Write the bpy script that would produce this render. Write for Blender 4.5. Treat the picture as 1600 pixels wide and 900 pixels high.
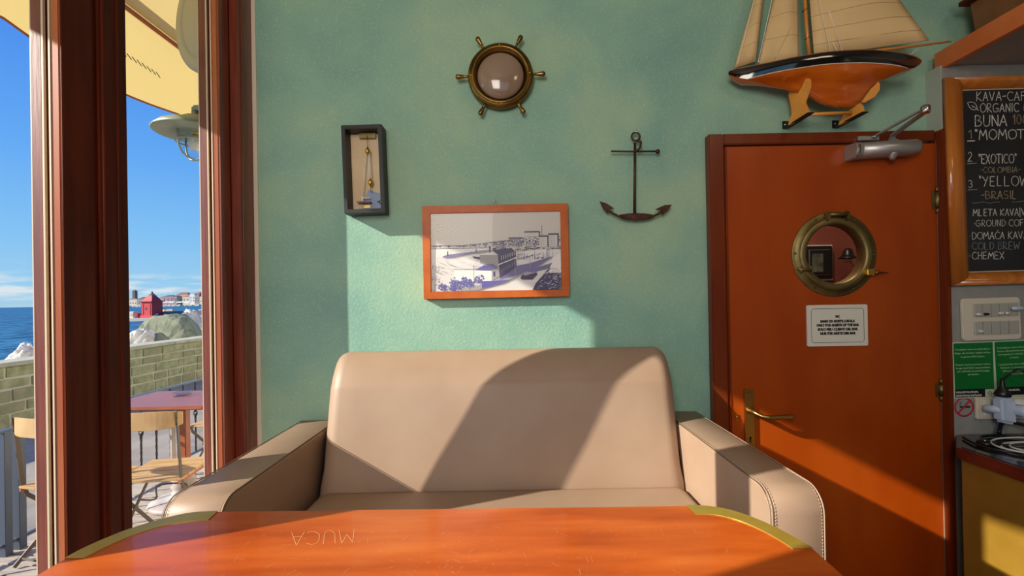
import bpy, bmesh, math, random
from mathutils import Vector, Matrix, noise
PI = math.pi
random.seed(7)
scn = bpy.context.scene
for o in list(bpy.data.objects): bpy.data.objects.remove(o)
C = scn.collection

# ---------------------------------------------------------------- camera
F, PPY, EYE = 700.0, 463.0, 1.48
ROLL, PITCH = math.radians(1.03), math.radians(0.25)
cR = Vector((math.cos(ROLL), 0, -math.sin(ROLL)))
cU = Vector((math.sin(ROLL), 0, math.cos(ROLL)))
cF = Vector((0, 1, 0))
cF, cU = cF * math.cos(PITCH) + cU * math.sin(PITCH), cU * math.cos(PITCH) - cF * math.sin(PITCH)
cam = bpy.data.cameras.new('camera'); cam.sensor_width = 36; cam.lens = F / 1600 * 36
cam.shift_y = (PPY - 450) / 1600; cam.clip_start = 0.02; cam.clip_end = 8000
co = bpy.data.objects.new('camera', cam); C.objects.link(co)
co.matrix_world = Matrix(((cR.x, cU.x, -cF.x, 0), (cR.y, cU.y, -cF.y, 0), (cR.z, cU.z, -cF.z, EYE), (0, 0, 0, 1)))
scn.camera = co

def ray(px, py): return cF + cR * ((px - 800) / F) + cU * ((PPY - py) / F)
def P(px, py, Y):                     # photograph pixel -> point of the plane y = Y
    d = ray(px, py); return Vector((0, 0, EYE)) + d * (Y / d.y)
def G(px, py, z):                     # photograph pixel -> point at height z
    d = ray(px, py); return Vector((0, 0, EYE)) + d * ((z - EYE) / d.z)

# ---------------------------------------------------------------- world, sun, lights
def lin(c):
    c = c / 255.0
    return c / 12.92 if c <= 0.04045 else ((c + 0.055) / 1.055) ** 2.4
def rgb(r, g, b): return (lin(r), lin(g), lin(b), 1)

w = bpy.data.worlds.new('world'); scn.world = w; w.use_nodes = True
nt = w.node_tree; N = nt.nodes; L = nt.links; N.clear()
tc = N.new('ShaderNodeTexCoord'); sep = N.new('ShaderNodeSeparateXYZ'); L.new(tc.outputs['Generated'], sep.inputs[0])
rp = N.new('ShaderNodeValToRGB'); L.new(sep.outputs['Z'], rp.inputs[0])
el = rp.color_ramp.elements
el[0].position = 0.0; el[0].color = rgb(172, 212, 236)
el[1].position = 1.0; el[1].color = rgb(48, 100, 215)
for p_, c_ in ((0.03, (160, 211, 244)), (0.12, (135, 198, 250)), (0.25, (102, 173, 250)), (0.42, (76, 143, 243))):
    e = el.new(p_); e.color = rgb(*c_)
mp = N.new('ShaderNodeMapping'); mp.inputs['Scale'].default_value = (7, 7, 44); L.new(tc.outputs['Generated'], mp.inputs[0])
nz = N.new('ShaderNodeTexNoise'); nz.inputs['Scale'].default_value = 2.3; nz.inputs['Detail'].default_value = 7; L.new(mp.outputs[0], nz.inputs[0])
r2 = N.new('ShaderNodeValToRGB'); L.new(nz.outputs['Fac'], r2.inputs[0])
r2.color_ramp.elements[0].position = 0.44; r2.color_ramp.elements[1].position = 0.64
r3 = N.new('ShaderNodeValToRGB'); L.new(sep.outputs['Z'], r3.inputs[0])
r3.color_ramp.elements[0].position = 0.002; r3.color_ramp.elements[0].color = (0.25, 0.25, 0.25, 1)
r3.color_ramp.elements[1].position = 0.1; r3.color_ramp.elements[1].color = (0, 0, 0, 1)
e = r3.color_ramp.elements.new(0.022); e.color = (0.9, 0.9, 0.9, 1)
e = r3.color_ramp.elements.new(0.045); e.color = (0.75, 0.75, 0.75, 1)
e = r3.color_ramp.elements.new(0.055); e.color = (0.05, 0.05, 0.05, 1)
mm = N.new('ShaderNodeMath'); mm.operation = 'MULTIPLY'; L.new(r2.outputs[0], mm.inputs[0]); L.new(r3.outputs[0], mm.inputs[1])
mx = N.new('ShaderNodeMixRGB'); L.new(mm.outputs[0], mx.inputs[0]); L.new(rp.outputs[0], mx.inputs[1]); mx.inputs[2].default_value = rgb(232, 238, 242)
bg = N.new('ShaderNodeBackground'); L.new(mx.outputs[0], bg.inputs[0]); bg.inputs[1].default_value = 1.0
wo = N.new('ShaderNodeOutputWorld'); L.new(bg.outputs[0], wo.inputs[0])

SUN = Vector((1.0, 0.392, -0.53)).normalized()
sd = bpy.data.lights.new('sun', 'SUN'); sd.energy = 8.0; sd.angle = math.radians(0.53); sd.color = (1.0, 0.93, 0.80)
so = bpy.data.objects.new('sun', sd); C.objects.link(so); so.location = (-20, -8, 12); so.rotation_euler = SUN.to_track_quat('-Z', 'Y').to_euler()

def area(name, loc, direction, sx, sy, power, col):
    l = bpy.data.lights.new(name, 'AREA'); l.shape = 'RECTANGLE'; l.size = sx; l.size_y = sy; l.energy = power; l.color = col
    o = bpy.data.objects.new(name, l); C.objects.link(o); o.location = loc
    o.rotation_euler = Vector(direction).to_track_quat('-Z', 'Y').to_euler(); return o
area('window_daylight', (-0.62, -1.35, 2.35), (0.28, 1, -0.12), 0.9, 1.1, 34, (1.0, 0.91, 0.78))  # unseen fill light added inside the room to lift its shaded side
area('ceiling_lamp_light', (1.5, -0.6, 3.0), (-0.15, 0.5, -1), 0.5, 0.5, 5, (1.0, 0.80, 0.55))

scn.view_settings.view_transform = 'Standard'; scn.view_settings.look = 'None'
scn.view_settings.gamma = 1; scn.view_settings.exposure = 0.0; scn.view_settings.use_curve_mapping = False

# ---------------------------------------------------------------- materials
MATS = {}
def mat(name, col, rough=0.5, metal=0.0, col2=None, scale=8.0, stretch=(1, 1, 1), bump=0.0, bscale=60.0, spec=0.5, coat=0.0, detail=5, contrast=(0.35, 0.65), trans=0.0, coat_rough=0.08, uvw='Object'):
    m = bpy.data.materials.new(name); m.use_nodes = True; MATS[name] = m
    n = m.node_tree.nodes; l = m.node_tree.links; b = n['Principled BSDF']
    b.inputs['Base Color'].default_value = rgb(*col); b.inputs['Roughness'].default_value = rough; b.inputs['Metallic'].default_value = metal
    b.inputs['Specular IOR Level'].default_value = spec; b.inputs['Coat Weight'].default_value = coat; b.inputs['Coat Roughness'].default_value = coat_rough
    if trans: b.inputs['Transmission Weight'].default_value = trans
    if col2 or bump:
        t = n.new('ShaderNodeTexCoord'); mpn = n.new('ShaderNodeMapping'); mpn.inputs['Scale'].default_value = stretch
        l.new(t.outputs[uvw], mpn.inputs[0])
    if col2:
        z = n.new('ShaderNodeTexNoise'); z.inputs['Scale'].default_value = scale; z.inputs['Detail'].default_value = detail; l.new(mpn.outputs[0], z.inputs[0])
        r = n.new('ShaderNodeValToRGB'); l.new(z.outputs['Fac'], r.inputs[0])
        r.color_ramp.elements[0].position = contrast[0]; r.color_ramp.elements[0].color = rgb(*col)
        r.color_ramp.elements[1].position = contrast[1]; r.color_ramp.elements[1].color = rgb(*col2)
        l.new(r.outputs[0], b.inputs['Base Color'])
    if bump:
        z2 = n.new('ShaderNodeTexNoise'); z2.inputs['Scale'].default_value = bscale; z2.inputs['Detail'].default_value = 4; l.new(mpn.outputs[0], z2.inputs[0])
        bp = n.new('ShaderNodeBump'); bp.inputs['Strength'].default_value = bump; bp.inputs['Distance'].default_value = 0.004
        l.new(z2.outputs['Fac'], bp.inputs['Height']); l.new(bp.outputs[0], b.inputs['Normal'])
    return m

# teal sponge-painted plaster
m = mat('teal_plaster', (80, 128, 112), 0.75, bump=0.25, bscale=130)
n = m.node_tree.nodes; l = m.node_tree.links; b = n['Principled BSDF']
t = n.new('ShaderNodeTexCoord')
def noisenode(n, l, t, sc, det=6, dist=0.0, out='Object'):
    z = n.new('ShaderNodeTexNoise'); z.inputs['Scale'].default_value = sc; z.inputs['Detail'].default_value = det; z.inputs['Distortion'].default_value = dist
    l.new(t.outputs[out], z.inputs[0]); return z
def rampnode(n, l, src, stops):
    r = n.new('ShaderNodeValToRGB'); l.new(src, r.inputs[0]); e = r.color_ramp.elements
    e[0].position, e[0].color = stops[0][0], rgb(*stops[0][1]); e[1].position, e[1].color = stops[-1][0], rgb(*stops[-1][1])
    for p_, c_ in stops[1:-1]:
        q = e.new(p_); q.color = rgb(*c_)
    return r
z = noisenode(n, l, t, 2.4, 9, 0.3)
ra = rampnode(n, l, z.outputs['Fac'], [(0.30, (122, 168, 154)), (0.5, (144, 184, 162)), (0.70, (164, 194, 160))])
z = noisenode(n, l, t, 120, 12, 0.2)
rb = rampnode(n, l, z.outputs['Fac'], [(0.52, (0, 0, 0)), (0.74, (140, 140, 140))])
mxx = n.new('ShaderNodeMixRGB'); l.new(rb.outputs[0], mxx.inputs[0]); l.new(ra.outputs[0], mxx.inputs[1]); mxx.inputs[2].default_value = rgb(206, 220, 190)
z = noisenode(n, l, t, 7, 10, 0.5)
rc = rampnode(n, l, z.outputs['Fac'], [(0.5, (0, 0, 0)), (0.8, (150, 150, 150))])
mxy = n.new('ShaderNodeMixRGB'); l.new(rc.outputs[0], mxy.inputs[0]); l.new(mxx.outputs[0], mxy.inputs[1]); mxy.inputs[2].default_value = rgb(112, 164, 156)
l.new(mxy.outputs[0], b.inputs['Base Color'])

mat('dark_wood', (74, 24, 12), 0.45, col2=(98, 36, 18), scale=14, stretch=(3, 3, 0.25), coat=0.0, spec=0.15, bump=0.06, bscale=40)
mat('red_wood', (104, 38, 20), 0.4, col2=(130, 58, 34), scale=14, stretch=(3, 3, 0.25), coat=0.4, bump=0.1, bscale=50)
mat('orange_wood', (156, 76, 34), 0.35, col2=(172, 92, 46), scale=12, stretch=(3, 3, 0.25), coat=0.3)
mat('seal', (215, 195, 165), 0.5)
mat('door_wood', (156, 60, 4), 0.36, col2=(168, 70, 8), scale=5, stretch=(1.5, 1.5, 0.5), coat=0.12, spec=0.35, bump=0.03, bscale=200, coat_rough=0.2)
mat('door_frame_wood', (104, 38, 6), 0.36, col2=(116, 46, 10), scale=6, stretch=(3, 3, 0.5), coat=0.12, spec=0.35, coat_rough=0.2)
mat('frame_wood', (182, 86, 22), 0.4, col2=(198, 102, 32), scale=14, stretch=(1, 1, 1), spec=0.3)
mat('board_wood', (190, 108, 40), 0.22, col2=(206, 126, 52), scale=10, stretch=(4, 4, 0.5), coat=0.6)
mat('beam_wood', (206, 110, 56), 0.5, col2=(218, 126, 68), scale=10)
mat('crate_wood', (120, 78, 44), 0.6, col2=(138, 92, 54), scale=16)
mat('counter_wood', (90, 30, 22), 0.25, col2=(102, 38, 26), scale=12, stretch=(4, 1, 4), coat=0.4)
mat('ochre_panel', (134, 100, 32), 0.4, col2=(146, 112, 40), scale=7, coat=0.25, coat_rough=0.25)
mat('black_top', (28, 27, 26), 0.15, coat=0.5)
mat('grey_wall', (146, 146, 138), 0.8, col2=(154, 153, 146), scale=30, bump=0.2, bscale=150)
mat('white_trim', (176, 182, 170), 0.6)
mat('cream_paint', (160, 146, 124), 0.8)
mat('terracotta', (150, 84, 52), 0.5, col2=(168, 100, 64), scale=6)
mat('brass', (150, 118, 62), 0.33, 1.0, col2=(118, 92, 48), scale=20)
mat('old_brass', (150, 132, 84), 0.5, 0.9, col2=(120, 106, 64), scale=14, bump=0.1, bscale=60)
mat('bright_brass', (214, 176, 84), 0.25, 1.0)
mat('handle_brass', (190, 160, 96), 0.28, 1.0)
mat('strip_brass', (196, 168, 70), 0.4, 0.6, col2=(208, 182, 84), scale=30)
mat('rust_iron', (62, 40, 30), 0.5, 0.6, col2=(88, 54, 38), scale=60, bump=0.3, bscale=200)
mat('black_frame', (20, 20, 23), 0.5, col2=(26, 25, 28), scale=10)
mat('black_plastic', (18, 18, 20), 0.35)
mat('silver', (178, 176, 172), 0.38, 0.7)
mat('steel', (205, 205, 205), 0.2, 1.0)
mat('leather', (160, 132, 110), 0.5, col2=(166, 139, 117), scale=7, bump=0.06, bscale=220)
mat('leather_dark', (92, 70, 54), 0.6)
mat('stitch', (196, 176, 152), 0.8)
mat('hull_black', (12, 14, 16), 0.08, coat=1.0)
mat('hull_wood', (200, 98, 20), 0.15, col2=(180, 80, 14), scale=5, stretch=(1, 6, 6), coat=1.0)
mat('white_line', (232, 226, 205), 0.4)
mat('deck_wood', (150, 90, 44), 0.4, coat=0.3)
mat('stand_wood', (216, 142, 52), 0.35, col2=(228, 160, 70), scale=12, coat=0.3)
mat('mast_wood', (206, 132, 50), 0.35, coat=0.3)
mat('sailcloth', (226, 194, 140), 0.8, col2=(214, 182, 128), scale=3, stretch=(1, 1, 3), bump=0.5, bscale=9)
mat('thread', (120, 96, 62), 0.8)
mat('rope_white', (244, 240, 228), 0.8)
mat('chalk_black', (34, 35, 34), 0.65, col2=(44, 45, 43), scale=5)
mat('chalk', (240, 234, 222), 0.9, col2=(200, 194, 184), scale=160)
mat('chalk_tan', (190, 170, 134), 0.9, col2=(160, 144, 114), scale=160)
mat('chalk_grey', (156, 162, 168), 0.9, col2=(128, 134, 140), scale=160)
mat('sign_white', (222, 220, 204), 0.4)
mat('ink', (38, 32, 30), 0.6)
mat('plate_white', (222, 212, 190), 0.35)
mat('plug_white', (226, 226, 222), 0.3)
mat('plug_bluish', (196, 208, 226), 0.3)
mat('sticker_green', (0, 118, 44), 0.4, col2=(4, 108, 40), scale=5)
mat('sticker_edge', (200, 214, 186), 0.5)
mat('sticker_text', (160, 196, 146), 0.5)
mat('sticker_black', (16, 16, 18), 0.4)
mat('sign_red', (190, 40, 56), 0.5)
mat('print_paper', (212, 206, 196), 0.35)
mat('print_white', (232, 228, 224), 0.35)
mat('print_ink', (62, 52, 92), 0.4)
mat('print_ink_mid', (112, 104, 150), 0.4)
mat('print_violet', (92, 88, 168), 0.4)
mat('print_grey', (160, 155, 158), 0.4)
mat('box_paper', (238, 212, 172), 0.6, col2=(228, 200, 160), scale=8)
mat('box_blue', (150, 170, 200), 0.5)
mat('cabin_red', (132, 66, 54), 0.6, col2=(146, 76, 62), scale=5)
mat('photo_grey', (120, 124, 108), 0.4, col2=(70, 74, 66), scale=22)
mat('opal', (158, 136, 118), 0.12, col2=(140, 118, 98), scale=3, coat=0.6)
# exterior
mat('deck_plank', (196, 184, 170), 0.8, col2=(168, 154, 140), scale=10, stretch=(0.4, 6, 1), bump=0.3, bscale=30)
mat('asphalt', (160, 150, 136), 0.9, col2=(138, 130, 120), scale=3, bump=0.3, bscale=30)
mat('wall_stone', (146, 148, 104), 0.9, col2=(182, 178, 134), scale=7, bump=0.6, bscale=25, uvw='Object')
mat('wall_stone_b', (168, 158, 118), 0.9, col2=(142, 144, 108), scale=7, bump=0.6, bscale=25)
mat('mortar', (206, 202, 174), 0.95)
mat('coping', (196, 192, 164), 0.9, col2=(176, 174, 148), scale=6, bump=0.3, bscale=20)
mat('rock_white', (226, 214, 192), 0.9, col2=(160, 146, 122), scale=3.5, bump=1.0, bscale=7, contrast=(0.48, 0.78))
mat('rock_green', (146, 148, 118), 0.9, col2=(112, 116, 94), scale=4, bump=0.8, bscale=8)
mat('rail_metal', (92, 102, 118), 0.35, 0.3)
mat('iron_dark', (46, 44, 46), 0.45, 0.5)
mat('chair_metal', (96, 84, 72), 0.5, 0.2)
mat('chair_wood', (206, 170, 118), 0.5, col2=(190, 150, 98), scale=8, stretch=(1, 4, 1))
mat('chair_edge', (176, 98, 56), 0.5)
mat('patio_wood', (150, 78, 46), 0.45, col2=(164, 92, 56), scale=9, stretch=(1, 6, 1), coat=0.3)
mat('white_stone', (206, 202, 196), 0.4, col2=(170, 150, 140), scale=4)
mat('light_red', (206, 44, 52), 0.6, col2=(196, 40, 48), scale=4)
mat('pier_grey', (112, 112, 116), 0.9)
mat('pier_pale', (190, 182, 172), 0.9)
mat('lamp_green', (132, 142, 128), 0.45, 0.4, col2=(150, 158, 142), scale=18)
mat('disc_cream', (176, 172, 148), 0.6)
mat('ext_plaster', (214, 204, 184), 0.9)
for nm, c in (('house_cream', (206, 196, 172)), ('house_grey', (150, 146, 140)), ('house_pink', (172, 136, 140)), ('house_beige', (196, 176, 150)), ('house_white', (228, 224, 212)), ('house_roof', (152, 104, 88)), ('house_dark', (96, 92, 92)), ('tower_stone', (110, 98, 90)), ('awning_white', (232, 228, 220))):
    mat(nm, c, 0.9)

def glassy(name, tint=(1, 1, 1), fres=1.45):
    m = bpy.data.materials.new(name); m.use_nodes = True; MATS[name] = m
    n = m.node_tree.nodes; l = m.node_tree.links; n.clear()
    o = n.new('ShaderNodeOutputMaterial'); mix = n.new('ShaderNodeMixShader'); tr = n.new('ShaderNodeBsdfTransparent'); gl = n.new('ShaderNodeBsdfGlossy')
    fr = n.new('ShaderNodeFresnel'); fr.inputs[0].default_value = fres; gl.inputs['Roughness'].default_value = 0.01
    tr.inputs[0].default_value = (*tint, 1)
    ge = n.new('ShaderNodeNewGeometry'); iv = n.new('ShaderNodeMath'); iv.operation = 'SUBTRACT'; iv.inputs[0].default_value = 1.0; l.new(ge.outputs['Backfacing'], iv.inputs[1])
    mu = n.new('ShaderNodeMath'); mu.operation = 'MULTIPLY'; l.new(fr.outputs[0], mu.inputs[0]); l.new(iv.outputs[0], mu.inputs[1])
    l.new(mu.outputs[0], mix.inputs[0]); l.new(tr.outputs[0], mix.inputs[1]); l.new(gl.outputs[0], mix.inputs[2]); l.new(mix.outputs[0], o.inputs[0])
    return m
glassy('pane_glass', (0.97, 0.98, 0.98), 1.25); glassy('picture_glass', (0.98, 0.98, 0.98), 1.2); glassy('clear_plastic', (0.9, 0.9, 0.9), 1.6)
glassy('lamp_glass', (0.86, 0.9, 0.92), 1.7)

# translucent awning cloth
def cloth(name, col, tcol):
    m = bpy.data.materials.new(name); m.use_nodes = True; MATS[name] = m
    n = m.node_tree.nodes; l = m.node_tree.links; n.clear()
    o = n.new('ShaderNodeOutputMaterial'); mix = n.new('ShaderNodeMixShader'); a = n.new('ShaderNodeBsdfDiffuse'); tr = n.new('ShaderNodeBsdfTranslucent')
    a.inputs[0].default_value = rgb(*col); tr.inputs[0].default_value = rgb(*tcol); mix.inputs[0].default_value = 0.55
    l.new(a.outputs[0], mix.inputs[1]); l.new(tr.outputs[0], mix.inputs[2]); l.new(mix.outputs[0], o.inputs[0]); return m
cloth('awning_cloth', (206, 182, 128), (206, 182, 118)); cloth('awning_pink', (176, 120, 92), (180, 116, 86))

# lacquered table top: grain, scratches in roughness and colour
m = mat('table_lacquer', (186, 82, 30), 0.3, coat=0.3, coat_rough=0.06, spec=0.3)
n = m.node_tree.nodes; l = m.node_tree.links; b = n['Principled BSDF']; t = n.new('ShaderNodeTexCoord')
mpn = n.new('ShaderNodeMapping'); mpn.inputs['Scale'].default_value = (1.2, 7, 1); l.new(t.outputs['Object'], mpn.inputs[0])
z = n.new('ShaderNodeTexNoise'); z.inputs['Scale'].default_value = 3.5; z.inputs['Detail'].default_value = 8; l.new(mpn.outputs[0], z.inputs[0])
ra = rampnode(n, l, z.outputs['Fac'], [(0.3, (164, 68, 18)), (0.5, (188, 86, 26)), (0.7, (204, 104, 40))])
z2 = noisenode(n, l, t, 160, 3, 0.0)
rs = rampnode(n, l, z2.outputs['Fac'], [(0.66, (0, 0, 0)), (0.76, (110, 110, 110))])
mm2 = n.new('ShaderNodeMixRGB'); l.new(rs.outputs[0], mm2.inputs[0]); l.new(ra.outputs[0], mm2.inputs[1]); mm2.inputs[2].default_value = rgb(226, 170, 116)
l.new(mm2.outputs[0], b.inputs['Base Color'])
mat('scratch', (222, 172, 122), 0.7)

# sea
m = mat('sea_water', (22, 78, 118), 0.45, bump=0.0, spec=0.12)
n = m.node_tree.nodes; l = m.node_tree.links; b = n['Principled BSDF']; t = n.new('ShaderNodeTexCoord')
z = noisenode(n, l, t, 0.7, 8, 0.5); z3 = noisenode(n, l, t, 0.12, 5, 0.2)
ad = n.new('ShaderNodeMath'); ad.operation = 'ADD'; l.new(z.outputs['Fac'], ad.inputs[0]); l.new(z3.outputs['Fac'], ad.inputs[1])
bp = n.new('ShaderNodeBump'); bp.inputs['Strength'].default_value = 1.0; bp.inputs['Distance'].default_value = 0.5; l.new(ad.outputs[0], bp.inputs['Height']); l.new(bp.outputs[0], b.inputs['Normal'])
rr = rampnode(n, l, z.outputs['Fac'], [(0.4, (22, 74, 104)), (0.6, (64, 128, 158))]); l.new(rr.outputs[0], b.inputs['Base Color'])

# ---------------------------------------------------------------- mesh helpers
class MB:
    def __init__(s): s.v = []; s.f = []; s.m = []; s.sm = []
    def add(s, vs, fs, mi=0, smooth=False):
        o = len(s.v); s.v += [tuple(v) for v in vs]
        for f in fs: s.f.append(tuple(i + o for i in f)); s.m.append(mi); s.sm.append(smooth)
        return s
    def box(s, a, b_, mi=0):
        x0, y0, z0 = a; x1, y1, z1 = b_
        vs = [(x0, y0, z0), (x1, y0, z0), (x1, y1, z0), (x0, y1, z0), (x0, y0, z1), (x1, y0, z1), (x1, y1, z1), (x0, y1, z1)]
        return s.add(vs, [(0, 3, 2, 1), (4, 5, 6, 7), (0, 1, 5, 4), (1, 2, 6, 5), (2, 3, 7, 6), (3, 0, 4, 7)], mi)
    def prism(s, pts, d, mi=0, smooth=False):           # closed 3-D outline extruded along d
        k = len(pts); d = Vector(d); vs = [Vector(p) for p in pts] + [Vector(p) + d for p in pts]
        fs = [tuple(range(k))[::-1], tuple(range(k, 2 * k))]
        s.add(vs, fs, mi)
        s.add(vs, [(i, (i + 1) % k, k + (i + 1) % k, k + i) for i in range(k)], mi, smooth); return s
    def tube(s, pts, r, seg=8, mi=0, closed=False, caps=True):
        pts = [Vector(p) for p in pts]; n_ = len(pts); rr_ = r if hasattr(r, '__len__') else [r] * n_
        vs = []; prev = None
        for i, p in enumerate(pts):
            if closed: tdir = (pts[(i + 1) % n_] - pts[i - 1]).normalized()
            else: tdir = (pts[min(i + 1, n_ - 1)] - pts[max(i - 1, 0)]).normalized()
            if prev is None:
                up = Vector((0, 0, 1)) if abs(tdir.z) < 0.9 else Vector((1, 0, 0)); a_ = tdir.cross(up).normalized()
            else: a_ = (prev - tdir * prev.dot(tdir)).normalized()
            prev = a_; b2 = tdir.cross(a_)
            for k in range(seg):
                an = 2 * PI * k / seg; vs.append(p + (a_ * math.cos(an) + b2 * math.sin(an)) * rr_[i])
        fs = []
        for i in range(n_ if closed else n_ - 1):
            j = (i + 1) % n_
            for k in range(seg): k2 = (k + 1) % seg; fs.append((i * seg + k, i * seg + k2, j * seg + k2, j * seg + k))
        s.add(vs, fs, mi, True)
        if caps and not closed: s.add(vs[:seg], [tuple(range(seg))], mi); s.add(vs[-seg:], [tuple(range(seg))[::-1]], mi)
        return s
    def lathe(s, prof, c=(0, 0, 0), ax='Z', seg=24, mi=0, M=None):   # prof: (r, h)
        vs = []; c = Vector(c)
        for (r, h) in prof:
            for k in range(seg):
                a_ = 2 * PI * k / seg; x, y = r * math.cos(a_), r * math.sin(a_)
                v = Vector((x, y, h)) if ax == 'Z' else (Vector((x, -h, y)) if ax == 'Y' else Vector((h, x, y)))
                if M: v = M @ v
                vs.append(v + c)
        fs = []
        for i in range(len(prof) - 1):
            for k in range(seg): k2 = (k + 1) % seg; fs.append((i * seg + k, i * seg + k2, (i + 1) * seg + k2, (i + 1) * seg + k))
        s.add(vs, fs, mi, True)
        if prof[0] == prof[-1]: return s
        if prof[0][0] > 1e-6: s.add(vs[:seg], [tuple(range(seg))[::-1]], mi)
        if prof[-1][0] > 1e-6: s.add(vs[-seg:], [tuple(range(seg))], mi)
        return s
    def build(s, name, mats, parent=None, bevel=0, loc=None, fix=True):
        me = bpy.data.meshes.new(name); me.from_pydata(s.v, [], s.f)
        if isinstance(mats, str): mats = [mats]
        for q in mats: me.materials.append(MATS[q])
        me.polygons.foreach_set('material_index', s.m); me.polygons.foreach_set('use_smooth', s.sm)
        bm = bmesh.new(); bm.from_mesh(me)
        bmesh.ops.remove_doubles(bm, verts=bm.verts, dist=1e-6)
        if fix: bmesh.ops.recalc_face_normals(bm, faces=bm.faces)
        if bevel:
            es = [e for e in bm.edges if len(e.link_faces) == 2 and e.calc_face_angle(0) > 0.6]
            bmesh.ops.bevel(bm, geom=es, offset=bevel, segments=2, affect='EDGES', clamp_overlap=True)
        if loc is not None:
            for v in bm.verts: v.co -= Vector(loc)
        bm.to_mesh(me); bm.free()
        o = bpy.data.objects.new(name, me); C.objects.link(o)
        if loc is not None: o.location = loc
        if parent is not None:
            o.parent = parent
            if loc is None: o.location = tuple(-q for q in wloc(parent))
            else: o.location = Vector(loc) - wloc(parent)
        return o
def wloc(o):
    v = Vector(o.location)
    while o.parent: o = o.parent; v += Vector(o.location)
    return v
def tag(o, label=None, cat=None, group=None, kind=None):
    if label: o['label'] = label
    if cat: o['category'] = cat
    if group: o['group'] = group
    if kind: o['kind'] = kind
    return o
def thing(name, label, cat, loc=(0, 0, 0), group=None, kind=None):
    o = bpy.data.objects.new(name, None); o.empty_display_size = 0.05; C.objects.link(o); o.location = loc
    return tag(o, label, cat, group, kind)
def struct(name, loc=(0, 0, 0)):
    o = bpy.data.objects.new(name, None); C.objects.link(o); o.location = loc; o['kind'] = 'structure'; return o
def bx(name, a, b_, m_, parent=None, bevel=0, loc=None):
    return MB().box(a, b_).build(name, m_, parent, bevel, loc)
def poly_arc(cx, cy, r, a0, a1, n_): return [(cx + r * math.cos(a0 + (a1 - a0) * i / n_), cy + r * math.sin(a0 + (a1 - a0) * i / n_)) for i in range(n_ + 1)]
def spline(pts, k=6):
    pts = [Vector(p) for p in pts]; out = []
    for i in range(len(pts) - 1):
        p0 = pts[max(i - 1, 0)]; p1 = pts[i]; p2 = pts[i + 1]; p3 = pts[min(i + 2, len(pts) - 1)]
        for j in range(k):
            t_ = j / k
            out.append(0.5 * ((2 * p1) + (p2 - p0) * t_ + (2 * p0 - 5 * p1 + 4 * p2 - p3) * t_ * t_ + (3 * p1 - p0 - 3 * p2 + p3) * t_ ** 3))
    out.append(pts[-1]); return out

# stroke alphabet for handwriting: polylines in a 1 x 1 box
A8 = lambda cx, cy, rx, ry, a0, a1, n_=10: [(cx + rx * math.cos(math.radians(a0 + (a1 - a0) * i / n_)), cy + ry * math.sin(math.radians(a0 + (a1 - a0) * i / n_))) for i in range(n_ + 1)]
GL = {
 'A': [[(0, 0), (.32, 1), (.62, 0)], [(.1, .36), (.52, .36)]], 'B': [[(.05, 0), (.05, 1)], [(.05, 1)] + A8(.2, .77, .3, .23, 90, -90, 7) + [(.05, .54)], [(.05, .54)] + A8(.25, .27, .36, .27, 90, -90, 7) + [(.05, 0)]],
 'C': [A8(.42, .5, .4, .5, 50, 310)], 'D': [[(.05, 0), (.05, 1)] + A8(.12, .5, .48, .5, 90, -90) + [(.05, 0)]], 'E': [[(.52, 1), (.05, 1), (.05, 0), (.55, 0)], [(.05, .5), (.45, .5)]],
 'F': [[(.55, 1.02), (.05, .97), (.05, 0)], [(.05, .52), (.42, .55)]], 'G': [A8(.42, .5, .4, .5, 50, 330) + [(.76, .42), (.45, .42)]], 'H': [[(.05, 0), (.05, 1)], [(.58, 0), (.58, 1)], [(.05, .5), (.58, .5)]],
 'I': [[(.12, 0), (.12, 1)]], 'K': [[(.05, 0), (.05, 1)], [(.55, 1), (.05, .45), (.6, 0)]], 'L': [[(.08, 1), (.05, 0), (.5, 0)]], 'M': [[(0, 0), (.1, 1), (.38, .35), (.68, 1), (.8, 0)]],
 'N': [[(.05, 0), (.05, 1), (.58, 0), (.58, 1)]], 'O': [A8(.42, .5, .4, .5, 0, 360, 14)], 'R': [[(.05, 0), (.05, 1)] + A8(.2, .75, .32, .25, 90, -90, 7) + [(.05, .5), (.6, 0)]],
 'S': [A8(.32, .75, .26, .25, 40, 240, 7) + A8(.32, .26, .28, .26, 80, -140, 7)], 'T': [[(-.05, 1), (.65, 1)], [(.3, 1), (.3, 0)]], 'U': [[(.05, 1), (.05, .35)] + A8(.32, .3, .27, .3, 180, 360, 7) + [(.6, 1)]],
 'V': [[(0, 1), (.3, 0), (.6, 1)]], 'W': [[(0, 1), (.2, 0), (.42, .7), (.62, 0), (.85, 1)]], 'X': [[(0, 0), (.58, 1)], [(0, 1), (.58, 0)]], 'Y': [[(0, 1), (.3, .5)], [(.62, 1), (.18, 0)]], 'J': [[(.4, 1), (.4, .2), (.15, 0)]],
 'Č': [A8(.42, .5, .4, .5, 50, 310), [(.38, 1.2), (.46, 1.22)]], '0': [A8(.3, .5, .27, .5, 0, 360, 12)], '1': [[(0, .7), (.25, 1), (.25, 0)]], '2': [A8(.3, .72, .26, .28, 160, -30, 7) + [(0, 0), (.6, .02)]],
 '3': [A8(.25, .76, .26, .24, 150, -80, 7) + A8(.25, .26, .3, .26, 80, -150, 7)], '"': [[(.05, 1.05), (.08, .82)], [(.2, 1.05), (.22, .82)]], '-': [[(.02, .5), (.38, .54)]], '(': [A8(.5, .5, .4, .65, 130, 230, 6)],
 '|': [[(.1, -.25), (.1, 1.15)]], '.': [[(.05, .45), (.1, .45)]], '~': [[(i * .1, .5 + .1 * math.sin(i * 1.1)) for i in range(60)]], '_': [[(0, -.1), (1.3, -.06)]], ' ': []}
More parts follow.
